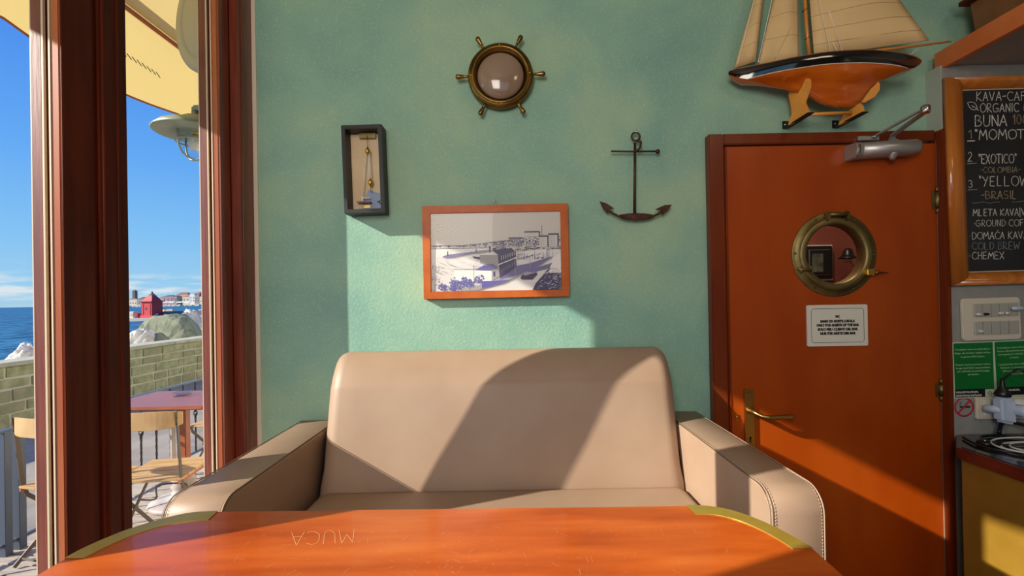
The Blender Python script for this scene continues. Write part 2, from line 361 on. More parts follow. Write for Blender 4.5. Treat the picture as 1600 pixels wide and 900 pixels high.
WID = {'M': .95, 'W': 1.0, 'O': .95, 'G': .95, 'C': .85, 'I': .32, '"': .4, '-': .52, ' ': .42, '1': .48, '|': .34, '.': .35, '(': .45}
def strokes(text, p0, p1, h, wd, off, jit=0.03, rnd=random):
    """text written from p0 to p1 (baseline ends, world), cap height vector h, ribbon width wd, lifted by off"""
    p0 = Vector(p0); p1 = Vector(p1); h = Vector(h); off = Vector(off)
    total = sum(WID.get(c, .78) for c in text) - 0.12; ux = (p1 - p0) / total
    mb = MB(); x = 0; nrm = ux.cross(h).normalized()
    for c in text:
        for st in GL.get(c, []):
            q = [p0 + ux * (x + a_ + rnd.uniform(-jit, jit)) + h * (b_ + rnd.uniform(-jit, jit)) + off for a_, b_ in st]
            for i in range(len(q) - 1):
                d = q[i + 1] - q[i]
                if d.length < 1e-6: continue
                s_ = d.normalized().cross(nrm) * wd / 2; e_ = d.normalized() * wd * 0.3
                mb.add([q[i] - s_ - e_, q[i + 1] - s_ + e_, q[i + 1] + s_ + e_, q[i] + s_ - e_], [(0, 1, 2, 3)])
        x += WID.get(c, .78)
    return mb
def text_mesh(name, body, size, m_, parent, M, align='CENTER', bold=0.0, extrude=0.0002, width=None):
    cu = bpy.data.curves.new(name, 'FONT'); cu.body = body; cu.size = size; cu.align_x = align; cu.offset = bold; cu.extrude = extrude; cu.resolution_u = 3; cu.space_line = 1.0
    ob = bpy.data.objects.new(name, cu); C.objects.link(ob)
    dg = bpy.context.evaluated_depsgraph_get(); me = bpy.data.meshes.new_from_object(ob.evaluated_get(dg)); bpy.data.objects.remove(ob)
    if width:
        xs = [v.co.x for v in me.vertices]
        if xs:
            k = width / max(1e-6, max(xs) - min(xs))
            for v in me.vertices: v.co.x *= k
    me.transform(M); me.materials.clear(); me.materials.append(MATS[m_])
    o = bpy.data.objects.new(name, me); C.objects.link(o)
    if parent: o.parent = parent; o.location = -wloc(parent)
    return o
def facing(origin, xdir=Vector((1, 0, 0)), up=Vector((0, 0, 1))):
    x = Vector(xdir).normalized(); y = Vector(up); y = (y - x * y.dot(x)).normalized(); z_ = x.cross(y)
    M = Matrix.Identity(4)
    for i in range(3): M[i][0] = x[i]; M[i][1] = y[i]; M[i][2] = z_[i]; M[i][3] = origin[i]
    return M

# ================================================================ SETTING
YW = 1.61
XI, XO = -0.954, -1.016            # room side and outer side of the window posts
def sbox(name, a, b_, m_):
    o = bx(name, a, b_, m_); o['kind'] = 'structure'; return o
# back wall with a door opening
mb = MB(); mb.box((-0.97, YW, -0.1), (0.735, YW + 0.14, 3.2)).box((0.735, YW, 2.035), (1.475, YW + 0.14, 3.2)).box((1.475, YW, -0.1), (2.6, YW + 0.14, 3.2))
o = mb.build('wall_back', 'teal_plaster'); o['kind'] = 'structure'
sbox('wall_right', (2.5, -2.6, -0.1), (2.6, YW, 3.2), 'grey_wall')
mb = MB(); mb.box((-1.02, -2.7, -0.1), (2.6, -2.6, 0.9)).box((-1.02, -2.7, 2.85), (2.6, -2.6, 3.2)).box((1.2, -2.7, 0.9), (2.6, -2.6, 2.85)).box((-1.02, -2.7, 0.9), (-0.95, -2.6, 2.85))
o = mb.build('wall_front', 'cream_paint'); o['kind'] = 'structure'
sbox('floor', (-1.02, -2.7, -0.1), (2.6, YW, 0.0), 'terracotta')
sbox('ceiling', (-1.02, -2.7, 3.2), (2.6, YW + 0.14, 3.3), 'cream_paint')
o = sbox('podium', (-0.93, -0.9, 0.0), (0.69, YW, 0.42), 'counter_wood')
# low wall and header of the window wall
mb = MB(); mb.box((XO, -2.6, -0.1), (XI, YW, 0.44)).box((XO, -2.6, 2.92), (XI, YW, 3.2)).box((XO, -2.6, 0.44), (XI, -2.4, 2.92))
o = mb.build('wall_left', 'dark_wood'); o['kind'] = 'structure'
sbox('wall_outside', (-1.04, YW - 0.004, -0.3), (-0.905, 18, 6.0), 'ext_plaster')

# posts between the window openings (trim), each with its seals and inner moulding
def post(idx, y0, y1, jamb=False):
    r_ = struct('trim_%d' % idx, (XI, y0, 0.44)); z0, z1 = 0.44, 2.92
    t_ = XI - XO
    mb = MB()
    mb.box((XO, y0, z0), (XO + t_ * .38, y1 - (0 if jamb else .012), z1)).box((XO + t_ * .38, y0 + .006, z0), (XI - t_ * .55, y1 - .006, z1)).box((XI - t_ * .55, y0 + .008, z0), (XI - t_ * .32, y1 - .008, z1))
    mb.build('post_core', 'red_wood', r_, 0.0015)
    mb = MB(); mb.box((XI - t_ * .30, y0, z0), (XI - .0005, y1 - .0002, z1)); mb.build('inner_bead', 'orange_wood', r_, 0.002)
    for k, (a_, b_) in enumerate(((.40, .47), (.64, .70))):
        bx('seal_strip', (XO + t_ * a_, y0 - .0015, z0), (XO + t_ * b_, y0 + .004, z1), 'seal', r_)
    bx('edge_strip', (XO - .003, y0 + .002, z0), (XO, y0 + .007, z1), 'seal', r_)
    # dark room-side boards with a groove between them
    if not jamb:
        ya = y0 + (y1 - y0) * .44
        MB().box((XI, y0 + .001, z0), (XI + .004, ya, z1)).build('side_board', 'dark_wood', r_, .001)
        bx('groove', (XI, ya, z0), (XI + .0012, ya + .0122, z1), 'dark_wood', r_); mb = MB().box((XI, ya + .012, z0), (XI + .007, y1 - .022, z1)).box((XI, y1 - .020, z0), (XI + .004, y1 - .001, z1))
        mb.tube([(XI + .007, ya + .022, z0), (XI + .007, ya + .022, z1)], .004, 8).tube([(XI + .007, y1 - .03, z0), (XI + .007, y1 - .03, z1)], .003, 8)
        mb.build('side_board', 'dark_wood', r_)
    else:
        MB().box((XI, y0 + .001, z0), (XI + .006, y0 + .05, z1)).build('side_board', 'red_wood', r_, .001)
        MB().box((XI, y0 + .058, z0), (XI + .034, y1 - .001, z1)).tube([(XI + .034, y0 + .075, z0), (XI + .034, y0 + .075, z1)], .004, 8).build('side_board', 'red_wood', r_, .001)
    return r_
post(1, 1.468, YW, True)
ys = []
for k in range(7):
    c_ = 1.032 - .53 * k; sh = .012 if k == 1 else 0; post(2 + k, c_ - .081 + sh, c_ + .081 + sh); ys.append(c_)
# panes
edges = [1.468] + [v for c_ in ys for v in (c_ + .081, c_ - .081)] + [-2.4]
for k in range(8):
    ya, yb = edges[2 * k + 1] if 2 * k + 1 < len(edges) else -2.4, edges[2 * k]
    r_ = struct('window_%d' % (k + 1), (XO + .02, ya, .44))
    bx('glass_pane', (XO + .022, ya, .44), (XO + .025, yb, 2.92), 'pane_glass', r_)
    bx('bottom_rail', (XO + .005, ya, .44), (XI - .005, yb, .50), 'red_wood', r_, .003)

# grey pier beside the door with its pale corner strip
XG, YG = 1.506, 1.555
sbox('wall_pier', (XG, YG, 0), (2.5, YW, 2.262), 'grey_wall')
mb = MB().box((XG - .004, YG - .002, 2.04), (XG, YW, 2.262)); o = mb.build('trim_20', 'white_trim'); o['kind'] = 'structure'

# ---------------------------------------------------------------- door
YD = 1.578
d_ = struct('door_1', (1.1, YW, 0.0)); d_['label'] = 'orange-brown wooden door with brass porthole, lever handle and metal closer'
pL = P(1111, 400, YD).x; zt = P(1290, 206, YD).z
mb = MB()
jl, jr, jt = P(1134, 400, YD).x, P(1473, 400, YD).x, P(1290, 223, YD).z
mb.box((pL, YD, 0), (jl, YW + .12, zt)).box((jr, YD, 0), (XG - .001, YW + .12, zt)).box((XG - .004, YG - .006, 0), (XG + .016, YD - .0005, zt - .004)).box((jl + .0005, YD + .0005, jt), (jr - .0005, YW + .12, zt))
mb.build('door_frame', 'door_frame_wood', d_, .003)
xl, xr = P(1137, 400, YD).x, P(1471, 400, YD).x; ztop = P(1290, 225, YD).z - .003
pc = P(1304, 397, YD); PR = .112
# leaf with a round hole
N_ = 48; hole = [(pc.x + PR * math.cos(2 * PI * i / N_), pc.z + PR * math.sin(2 * PI * i / N_)) for i in range(N_)]
def outer_pt(a_):
    c_, s_ = math.cos(a_), math.sin(a_); k = 1e9
    if c_ > 1e-9: k = min(k, (xr - pc.x) / c_)
    if c_ < -1e-9: k = min(k, (xl - pc.x) / c_)
    if s_ > 1e-9: k = min(k, (ztop - pc.z) / s_)
    if s_ < -1e-9: k = min(k, (0.005 - pc.z) / s_)
    return (pc.x + c_ * k, pc.z + s_ * k)
angs = [2 * PI * i / N_ for i in range(N_)]
for cx_, cz_ in ((xl, ztop), (xr, ztop), (xl, .005), (xr, .005)): angs.append(math.atan2(cz_ - pc.z, cx_ - pc.x) % (2 * PI))
angs = sorted(set(angs)); na = len(angs); mb = MB(); y0, y1 = YD + .004, YD + .044
vs = []
for a_ in angs:
    ix, iz = pc.x + PR * math.cos(a_), pc.z + PR * math.sin(a_); ox, oz = outer_pt(a_)
    vs += [(ix, y0, iz), (ox, y0, oz), (ox, y1, oz), (ix, y1, iz)]
fs = []
for i in range(na):
    j = (i + 1) % na
    for k in range(4): k2 = (k + 1) % 4; fs.append((4 * i + k, 4 * j + k, 4 * j + k2, 4 * i + k2))
mb.add(vs, fs); leaf = mb.build('door_leaf', 'door_wood', d_)
# edge bead of the leaf on the handle side
bx('leaf_edge', (xl + .001, YD + .001, .005), (xl + .005, YD + .006, ztop), 'door_frame_wood', d_, .001)
# hinges
for (px, ya, yb) in ((1469, 292, 333), (1475, 592, 626)):
    a_ = P(px, ya, YD); b_ = P(px + .5, yb, YD); x_ = (a_.x + b_.x) / 2 - .014
    mb = MB().tube([(x_, YD - .004, b_.z + .02), (x_, YD - .004, a_.z - .02)], .0075, 10)
    mb.tube([(x_, YD - .003, b_.z), (x_, YD - .003, b_.z + .017)], .0045, 10).tube([(x_, YD - .003, a_.z - .017), (x_, YD - .003, a_.z)], .0045, 10)
    mb.box((x_ - .014, YD - .001, b_.z + .015), (x_ - .005, YD + .003, a_.z - .015)); mb.build('hinge', 'old_brass', d_)
# handle
pa, pb = P(1162, 608, YD), P(1178.5, 700, YD)
hp = MB().box((pa.x, YD - .006, pb.z), (pb.x, YD + .004, pa.z)).build('handle_plate', 'handle_brass', d_, .0015)
kx, kz = (pa.x + pb.x) / 2, P(1171, 683, YD).z
mb = MB().lathe([(.0045, 0), (.0045, .0008)], (kx, YD - .0062, kz), 'Y', 12).box((kx - .0022, YD - .007, kz - .017), (kx + .0022, YD - .0062, kz)); mb.build('keyhole', 'black_plastic', hp)
for q in (.006, -.006):
    for zz in (pa.z - .008, pb.z + .008): MB().lathe([(.003, 0), (.002, .001), (0, .0015)], (kx + q, YD - .006, zz), 'Y', 8).build('screw', 'brass', hp)
hz = P(1168, 641, YD).z
mb = MB().lathe([(.011, 0), (.011, .004), (.008, .009), (.008, .012)], (kx, YD - .006, hz), 'Y', 16)
lv = spline([(kx, YD - .014, hz), (kx + .004, YD - .036, hz - .001), (kx + .022, YD - .052, hz - .010), (kx + .05, YD - .055, hz - .013), (kx + .09, YD - .054, hz - .011), (kx + .128, YD - .050, hz - .010)])
rad = [.0085 - .002 * i / len(lv) + (.0012 if i % 30 > 14 else 0) for i in range(len(lv))]; rad[-1] = .004
mb.tube(lv, rad, 12).build('lever', 'handle_brass', d_)
sp = P(1156, 652, YD); MB().lathe([(.005, 0), (.004, .003), (0, .004)], (sp.x - .012, YD, sp.z), 'Y', 10).box((sp.x - .016, YD - .002, sp.z - .012), (sp.x - .009, YD, sp.z + .012)).build('strike_bolt', 'bright_brass', d_)
# porthole
ph = MB().lathe([(.104, -.03), (.104, .010), (.107, .014), (.112, .0155), (.124, .0150), (.1275, .012), (.128, .005), (.146, .0045), (.150, .0025), (.150, 0), (.112, 0), (.112, -.03), (.104, -.03)], (pc.x, YD + .004, pc.z), 'Y', 64)
ph = ph.build('porthole', 'old_brass', d_); ph['label'] = 'round aged brass porthole with glass set in the door'
MB().lathe([(.105, -.004), (.105, 0)], (pc.x, YD + .02, pc.z), 'Y', 40).build('porthole_glass', 'picture_glass', ph)
for k in range(6):
    a_ = math.radians(58 + 60 * k - (0)); MB().lathe([(.0045, 0), (.003, .0015), (0, .002)], (pc.x + .139 * math.cos(a_), YD - .001, pc.z + .139 * math.sin(a_)), 'Y', 10).build('rivet', 'brass', ph)
zt_ = pc.z + .137
for s_ in (-1, 1):
    mb = MB(); x_ = pc.x + .004 + s_ * .0335
    pts = [(x_ - .004, YD - .002, zt_ - .028), (x_ - .006, YD - .022, zt_ - .018), (x_ - .004, YD - .026, zt_ + .002), (x_ - .004, YD - .018, zt_ + .012), (x_ - .004, YD - .001, zt_ + .012)]
    mb.prism(pts, (.008, 0, 0)).build('hinge_lug', 'old_brass', ph, .002)
MB().tube([(pc.x - .03, YD - .016, zt_), (pc.x + .038, YD - .016, zt_)], .006, 10).build('hinge_pin', 'old_brass', ph)
a_ = math.radians(205); c_ = Vector((pc.x + .128 * math.cos(a_), YD - .014, pc.z + .128 * math.sin(a_)))
mb = MB().tube([c_ + Vector((-.024, 0, .004)), c_ + Vector((.022, 0, -.004))], [.0035, .006], 8).tube([c_ + Vector((-.012, .0, -.012)), c_ + Vector((-.010, .0, .012))], .0035, 8).tube([c_ + Vector((.02, 0, -.016)), c_ + Vector((.024, 0, .012))], .0025, 8).tube([c_, c_ + Vector((0, .014, 0))], .007, 8)
mb.build('latch', 'old_brass', ph)
c_ = P(1361, 425, YD - .02); mb = MB().box((c_.x - .015, YD - .024, c_.z - .011), (c_.x + .013, YD - .002, c_.z + .011)); mb.build('clamp_block', 'bright_brass', ph, .003)
MB().tube([c_ + Vector((.012, 0, -.002)), c_ + Vector((.02, 0, -.002)), c_ + Vector((.028, 0, -.002)), c_ + Vector((.036, 0, -.003)), c_ + Vector((.058, -.004, -.004))], [.006, .0085, .004, .0035, .001], 10).build('clamp_screw', 'brass', ph)
# closer
def Q(px, py, off=0.0): return P(px, py, YD - off)
cl = MB(); a_, b_ = Q(1340, 234, .03), Q(1428, 230, .03)
ax_ = (b_ - a_).normalized(); up_ = Vector((0, 0, 1)); ccl = [Vector((0, .03 * math.cos(t) * 1.0, .024 * math.sin(t))) for t in [math.radians(q) for q in range(0, 360, 30)]]
prof = [Vector((0, .034, -.026)), Vector((0, -.012, -.026)), Vector((0, -.024, -.016)), Vector((0, -.028, 0)), Vector((0, -.024, .016)), Vector((0, -.012, .024)), Vector((0, .034, .024))]
a0 = Q(1341, 235, .03); b0 = Q(1432, 230, .03)
k = len(prof); vs = [a0 + p_ for p_ in prof] + [b0 - Vector((.008, 0, 0)) + p_ for p_ in prof] + [b0 + Vector((.004, 0, 0)) + p_ * .8 for p_ in prof]
cl.add(vs, [tuple(range(k))] + [tuple(range(2 * k, 3 * k))[::-1]]); cl.add(vs, [(i, (i + 1) % k, k + (i + 1) % k, k + i) for i in range(k)] + [(k + i, k + (i + 1) % k, 2 * k + (i + 1) % k, 2 * k + i) for i in range(k)], 0, True)
closer = cl.build('door_closer', 'silver', d_); closer['label'] = 'silver hydraulic closer with folding arm at the top of the door'
e0 = Q(1330, 236, .03); mb = MB(); vs = [e0 + p_ * 1.06 for p_ in prof] + [e0 + Vector((.026, 0, 0)) + p_ * 1.06 for p_ in prof]
mb.add(vs, [tuple(range(k)), tuple(range(k, 2 * k))[::-1]] + [(i, (i + 1) % k, k + (i + 1) % k, k + i) for i in range(k)]); mb.build('end_cap', 'silver', closer, .003)
bx('valve_slot', (e0.x + .004, e0.y - .0315, e0.z - .014), (e0.x + .010, e0.y - .0285, e0.z + .014), 'steel', closer)
g = Q(1398, 225, .035); MB().lathe([(.022, -.006), (.018, .006), (.010, .012), (.009, .02)], (g.x, g.y + .01, g.z + .008), 'Z', 16).build('spindle', 'silver', closer)
g2 = Q(1396, 243, .04); MB().lathe([(.006, -.006), (.009, 0), (.016, .012), (.017, .016)], (g2.x, g2.y + .004, g2.z - .008), 'Z', 16).build('spindle_cap', 'silver', closer)
j1 = Vector((g.x, g.y + .008, g.z + .026)); j2 = P(1446, 171, YD - .16); j3 = Q(1367, 213, .02)
def bar(p0, p1, w_, t_, m_, nm, par):
    p0 = Vector(p0); p1 = Vector(p1); d0 = (p1 - p0).normalized(); s_ = d0.cross(Vector((0, 0, 1))).normalized() * w_ / 2; u_ = d0.cross(s_).normalized() * t_ / 2
    MB().prism([p0 + s_ + u_, p0 - s_ + u_, p0 - s_ - u_, p0 + s_ - u_], p1 - p0).build(nm, m_, par, min(w_, t_) * .2)
bar(j1 + Vector((0, 0, .006)), j2 + Vector((0, 0, -.006)), .02, .006, 'silver', 'main_arm', closer)
bar(j3, j2 + Vector((0, 0, .006)), .012, .006, 'silver', 'forearm', closer)
MB().lathe([(.012, -.012), (.013, -.004), (.012, .010), (.008, .014)], j2, 'Z', 16).build('elbow_joint', 'steel', closer)
sa, sb = Q(1338, 218), Q(1370, 212)
MB().box((sa.x, YD - .012, sa.z - .007), (sb.x, YD, sa.z + .009)).build('arm_bracket', 'silver', closer, .002)
MB().lathe([(.007, -.006), (.007, .008)], j3, 'Z', 10).build('bracket_joint', 'steel', closer)

# room behind the door glass (small lobby)
mb = MB(); mb.box((.5, 2.75, 0), (2.3, 2.8, 2.9)).box((.5, YW + .14, 0), (.55, 2.75, 2.9)).box((2.25, YW + .14, 0), (2.3, 2.75, 2.9)).box((.5, YW + .14, 2.9), (2.3, 2.8, 2.95)).box((.5, YW + .14, -.05), (2.3, 2.8, 0))
o = mb.build('wall_lobby', 'cabin_red'); o['kind'] = 'structure'
def area_pt(name, loc, power, col, r=.05):
    l_ = bpy.data.lights.new(name, 'POINT'); l_.energy = power; l_.color = col; l_.shadow_soft_size = r; o_ = bpy.data.objects.new(name, l_); C.objects.link(o_); o_.location = loc
area_pt('lobby_light', (1.3, 2.1, 2.5), 20, (1, .86, .7))  # unseen fill added to brighten the space behind the glass
YL = 2.748
t_ = thing('framed_print', 'black-framed picture on the red lobby wall behind the porthole', 'picture', P(1275, 410, YL))
a_, b_ = P(1252, 383, YL), P(1294, 440, YL)
mb = MB(); a2, b2 = P(1250, 384, YL), P(1296, 438, YL)
MB().box((a2.x, YL - .03, b2.z), (b2.x, YL, a2.z)).build('outer_frame', 'sign_white', t_)
MB().box((a2.x + .008, YL - .04, b2.z + .008), (b2.x - .006, YL - .028, a2.z - .008)).build('inner_frame', 'black_frame', t_, .003)
MB().box((a2.x + .025, YL - .046, b2.z + .03), (b2.x - .022, YL - .039, a2.z - .03)).build('second_frame', 'silver', t_, .002)
MB().box((a2.x + .028, YL - .048, b2.z + .033), (b2.x - .025, YL - .045, a2.z - .033)).build('mount', 'black_frame', t_)
MB().box((a2.x + .04, YL - .050, b2.z + .05), (b2.x - .07, YL - .047, a2.z - .055)).build('print', 'photo_grey', t_)
c_ = P(1325, 402, YL - .12)
t_ = thing('wall_lamp', 'bell-shaped dark lamp with glass globe in the lobby behind the porthole', 'lamp', c_)
MB().lathe([(.0, .055), (.014, .051), (.024, .037), (.027, .018), (.036, .004), (.052, -.006), (.050, -.008), (.028, .0), (.02, .015)], c_, 'Z', 24).build('shade', 'black_plastic', t_)
MB().lathe([(.02, .0), (.027, -.006), (.028, -.018), (.02, -.03), (.0, -.035)], c_, 'Z', 20).build('globe', 'lamp_glass', t_)
MB().tube(spline([c_ + Vector((.02, 0, .03)), c_ + Vector((.05, .02, .012)), c_ + Vector((.08, .07, .0)), c_ + Vector((.09, .12, .0))]), .004, 8).build('bracket', 'black_plastic', t_)
o = bx('lobby_door_edge', P(1341, 440, YL) - Vector((0, .03, .9)), P(1358, 340, YL) + Vector((0, 0, .4)), 'sign_white'); o['kind'] = 'structure'; o.name = 'trim_21'  # white strip added to stand for the reflected highlight in the porthole glass

# ================================================================ SOFA
SX0, SX1 = -.612, .530
sofa = thing('sofa', 'beige leather two-seat sofa with box arms against the green wall', 'sofa', (-.04, 1.25, .42))
prof = [(1.384, .86), (1.386, .90), (1.4486, 1.165), (1.466, 1.215), (1.489, 1.253), (1.520, 1.287), (1.550, 1.303), (1.578, 1.298), (1.596, 1.275), (1.602, 1.24), (1.602, .52), (1.43, .52), (1.39, .6)]
pr = [Vector((0, y, z)) for y, z in prof]; K = len(pr)
ctr_pts = []
fine = spline(pr[:10], 4); fine = fine + [pr[10], pr[11]]; K = len(fine)
nrms = []
for i in range(K):
    tdir = (fine[(i + 1) % K] - fine[i - 1]).normalized(); nrms.append(Vector((0, tdir.z, -tdir.y)))
if nrms[4].y > 0: nrms = [-v for v in nrms]
xc, hw, rr_ = (SX0 + SX1) / 2, (SX1 - SX0) / 2 - .001, .05
xs = [-hw + rr_ * (1 - math.cos(PI / 2 * i / 7)) for i in range(8)] + [-hw + rr_ + (2 * hw - 2 * rr_) * i / 16 for i in range(1, 16)] + [hw - rr_ * (1 - math.cos(PI / 2 * i / 7)) for i in range(7, -1, -1)]
vs = []
for x_ in xs:
    d0 = max(0, (abs(x_) - (hw - rr_)) / rr_); dr = rr_ * (1 - math.sqrt(max(0, 1 - d0 * d0)))
    for i in range(K):
        k_ = 1.0 if fine[i].z > .95 else .5
        p_ = fine[i] - nrms[i] * dr * k_; wv = .0012 * math.sin(x_ * 17 + fine[i].z * 9); vs.append((xc + x_, p_.y + wv, p_.z))
fs = [(i * K + k_, i * K + (k_ + 1) % K, (i + 1) * K + (k_ + 1) % K, (i + 1) * K + k_) for i in range(len(xs) - 1) for k_ in range(K)] + [tuple(range(K)), tuple(range((len(xs) - 1) * K, len(xs) * K))[::-1]]
MB().add(vs, fs, 0, True).build('backrest', 'leather', sofa)
# seat cushion
seat = MB(); sm_ = []
nx, r_ = 24, .035
prs = poly_arc(.965, .86, .035, PI, PI / 2, 6) + [(1.1, .8955), (1.25, .8955), (1.36, .8945), (1.40, .885)] + [(1.40, .68), (.93, .68)]
K = len(prs); vs = []
xs = [SX0 + .004 + r_ * (1 - math.cos(PI / 2 * i / 5)) for i in range(6)] + [SX0 + r_ + (SX1 - SX0 - 2 * r_) * i / 12 for i in range(1, 12)] + [SX1 - .004 - r_ * (1 - math.cos(PI / 2 * i / 5)) for i in range(5, -1, -1)]
for x_ in xs:
    e_ = min(x_ - SX0 - .004, SX1 - .004 - x_); d0 = max(0, 1 - e_ / r_); dr = r_ * (1 - math.sqrt(max(0, 1 - d0 * d0)))
    for (y, z) in prs: vs.append((x_, y, z - dr * (1 if z > .8 else 0)))
fs = [(i * K + k_, i * K + (k_ + 1) % K, (i + 1) * K + (k_ + 1) % K, (i + 1) * K + k_) for i in range(len(xs) - 1) for k_ in range(K)] + [tuple(range(K)), tuple(range((len(xs) - 1) * K, len(xs) * K))[::-1]]
seat.add(vs, fs, 0, True).build('seat_cushion', 'leather', sofa)
bx('base', (SX0, .955, .50), (SX1, 1.59, .69), 'leather', sofa, .006)
def arm(x0, x1, yf=.932, zt_=1.068):
    R_ = .05
    pf = [(yf, .50)] + [(yf + R_ - R_ * math.cos(a_), zt_ - R_ + R_ * math.sin(a_)) for a_ in [PI / 2 * i / 8 for i in range(9)]] + [(1.59, zt_), (1.605, zt_ - .015), (1.605, .50)]
    cx_ = (x0 + x1) / 2; half = (x1 - x0) / 2
    mb = MB(); K = len(pf); cs = [(-1, .007), (-.93, .0015), (-.88, 0), (0, -.001), (.88, 0), (.93, .0015), (1, .007)]; vs = []
    for u_, ins in cs:
        for i, (y, z) in enumerate(pf):
            yy = y + ins if i < 6 else (y - ins * 0 if i < K - 2 else y)
            zz = z - ins if 3 < i < K - 1 else z
            vs.append((cx_ + u_ * half, yy, zz))
    fs = [(a * K + k_, a * K + (k_ + 1) % K, (a + 1) * K + (k_ + 1) % K, (a + 1) * K + k_) for a in range(len(cs) - 1) for k_ in range(K)] + [tuple(range(K)), tuple(range((len(cs) - 1) * K, len(cs) * K))[::-1]]
    ar = mb.add(vs, fs, 0, False).build('arm', 'leather', sofa)
    for p_ in ar.data.polygons: p_.use_smooth = abs(p_.normal.x) < .9
    for s_ in (-1, 1):
        xx = cx_ + s_ * half * .955
        path = [Vector((xx, y - .001 if i < 9 else y, z + (.0008 if i > 1 else 0))) for i, (y, z) in enumerate(pf[:-2])]
        MB().tube(path, .0016, 6).build('piping', 'leather', ar)
        MB().tube([p_ + Vector((s_ * .0032, .0012, -.0012)) for p_ in path], .0010, 5).build('seam', 'leather_dark', ar)
        # stitches along the front edge and the first part of the top
        mb = MB(); dd = [0]
        for i in range(1, len(path)): dd.append(dd[-1] + (path[i] - path[i - 1]).length)
        tot = dd[-1]; s0 = .05
        def at(q):
            for i in range(1, len(path)):
                if q <= dd[i]: return path[i - 1].lerp(path[i], (q - dd[i - 1]) / max(1e-9, dd[i] - dd[i - 1]))
            return path[-1]
        while s0 < .68:
            p_, q_ = at(s0), at(s0 + .004); off = Vector((-s_ * .005, -.0006 if s0 < .55 else 0, .0008))
            mb.tube([p_ + off, q_ + off], .00055, 4); s0 += .0068
        o_ = mb.build('stitching', 'stitch', ar); o_['kind'] = 'stuff'
    return ar
arm(-.753, SX0 - .012, .951, 1.060); arm(SX1, .642)
for x_ in (-.70, .60):
    for y_ in (1.0, 1.54): bx('leg', (x_ - .02, y_ - .02, .42), (x_ + .02, y_ + .02, .50), 'black_plastic', sofa, .003)

# ================================================================ TABLE
TZ = 1.15
def T(px, py): v = G(px, py, TZ); return Vector((v.x, v.y, TZ))
ro = [T(*q) for q in ((1071, 790), (1100.5, 791), (1139, 797), (1181, 811), (1224, 831), (1272, 858))]
ri = [T(*q) for q in ((1086, 804), (1117, 805), (1151.5, 813), (1185.5, 827), (1215, 843), (1239, 858.5))]
lo = [T(*q) for q in ((341, 799), (297, 802), (252, 812), (200, 828), (155, 846), (125, 860), (100, 873.5))]
li = [T(*q) for q in ((326, 813), (294, 815.5), (260, 821), (219, 833), (177, 850), (131, 873.5))]
ro, ri, lo, li = spline(ro, 5), spline(ri, 5), spline(lo, 5), spline(li, 5)
table = thing('cafe_table', 'scratched lacquered cherry-wood table with brass corner strips in front of sofa', 'table', (-.1, .25, .42))
outline = lo[::-1] + ro + [T(1316, 900)]
xr_, xl_ = outline[-1].x, T(55, 900).x
outline = outline[:-1] + [Vector((xr_ - .002, .40, TZ)), Vector((xr_ - .002, -.12, TZ)), Vector((xr_ - .14, -.25, TZ)), Vector((xl_ + .14, -.25, TZ)), Vector((xl_, -.12, TZ)), Vector((xl_, .40, TZ))]
MB().prism(outline, (0, 0, -.032)).build('tabletop', 'table_lacquer', table, .0015)
for o_, i_ in ((lo, li), (ro, ri)):
    k = len(i_); n_ = len(o_); mb = MB(); a_ = []
    for j in range(31):
        t_ = j / 30; a_.append((o_[min(n_ - 1, round(t_ * (n_ - 1)))], i_[min(k - 1, round(t_ * (k - 1)))]))
    up = Vector((0, 0, .0012)); ring = [p_ for p_, _ in a_] + [q_ for _, q_ in a_[::-1]]
    vs = []
    for p_, q_ in a_: vs += [p_ + up * .4, p_ + up, q_ + up, q_ + up * .1]
    fs = [(4 * j + c_, 4 * j + 4 + c_, 4 * j + 5 + c_, 4 * j + 1 + c_) for j in range(30) for c_ in range(3)]
    MB().add(vs, fs).build('brass_strip', 'strip_brass', table)
mb = MB().tube([(-.1, .2, 1.12), (-.1, .2, .5)], .04, 16).lathe([(.24, 0), (.24, .02), (.05, .06), (.04, .1)], (-.1, .2, .42), 'Z', 28); mb.build('pedestal', 'iron_dark', table)
# scratched letters and random scratches
a_, b_ = T(556, 826), T(452, 846)
mb = strokes('MUCA', T(553, 828), T(455, 832), (T(520, 845) - T(520, 825)) * 1.0, .0006, (0, 0, .0003), .03)
mb.build('scratched_letters', 'scratch', table)
rs = random.Random(3); mb = MB()
for i in range(420):
    x_ = rs.uniform(-.45, .33); y_ = rs.uniform(.42, .65); a_ = rs.uniform(0, PI); l_ = rs.choice((.0008, .001, .0015, .002, .003, .006)); d0 = Vector((math.cos(a_), math.sin(a_), 0)) * l_; s_ = Vector((-math.sin(a_), math.cos(a_), 0)) * .00013
    p_ = Vector((x_, y_, TZ + .0002)); mb.add([p_ - d0 - s_, p_ + d0 - s_, p_ + d0 + s_, p_ - d0 + s_], [(0, 1, 2, 3)])
o_ = mb.build('scratches', 'scratch', table); o_['kind'] = 'stuff'

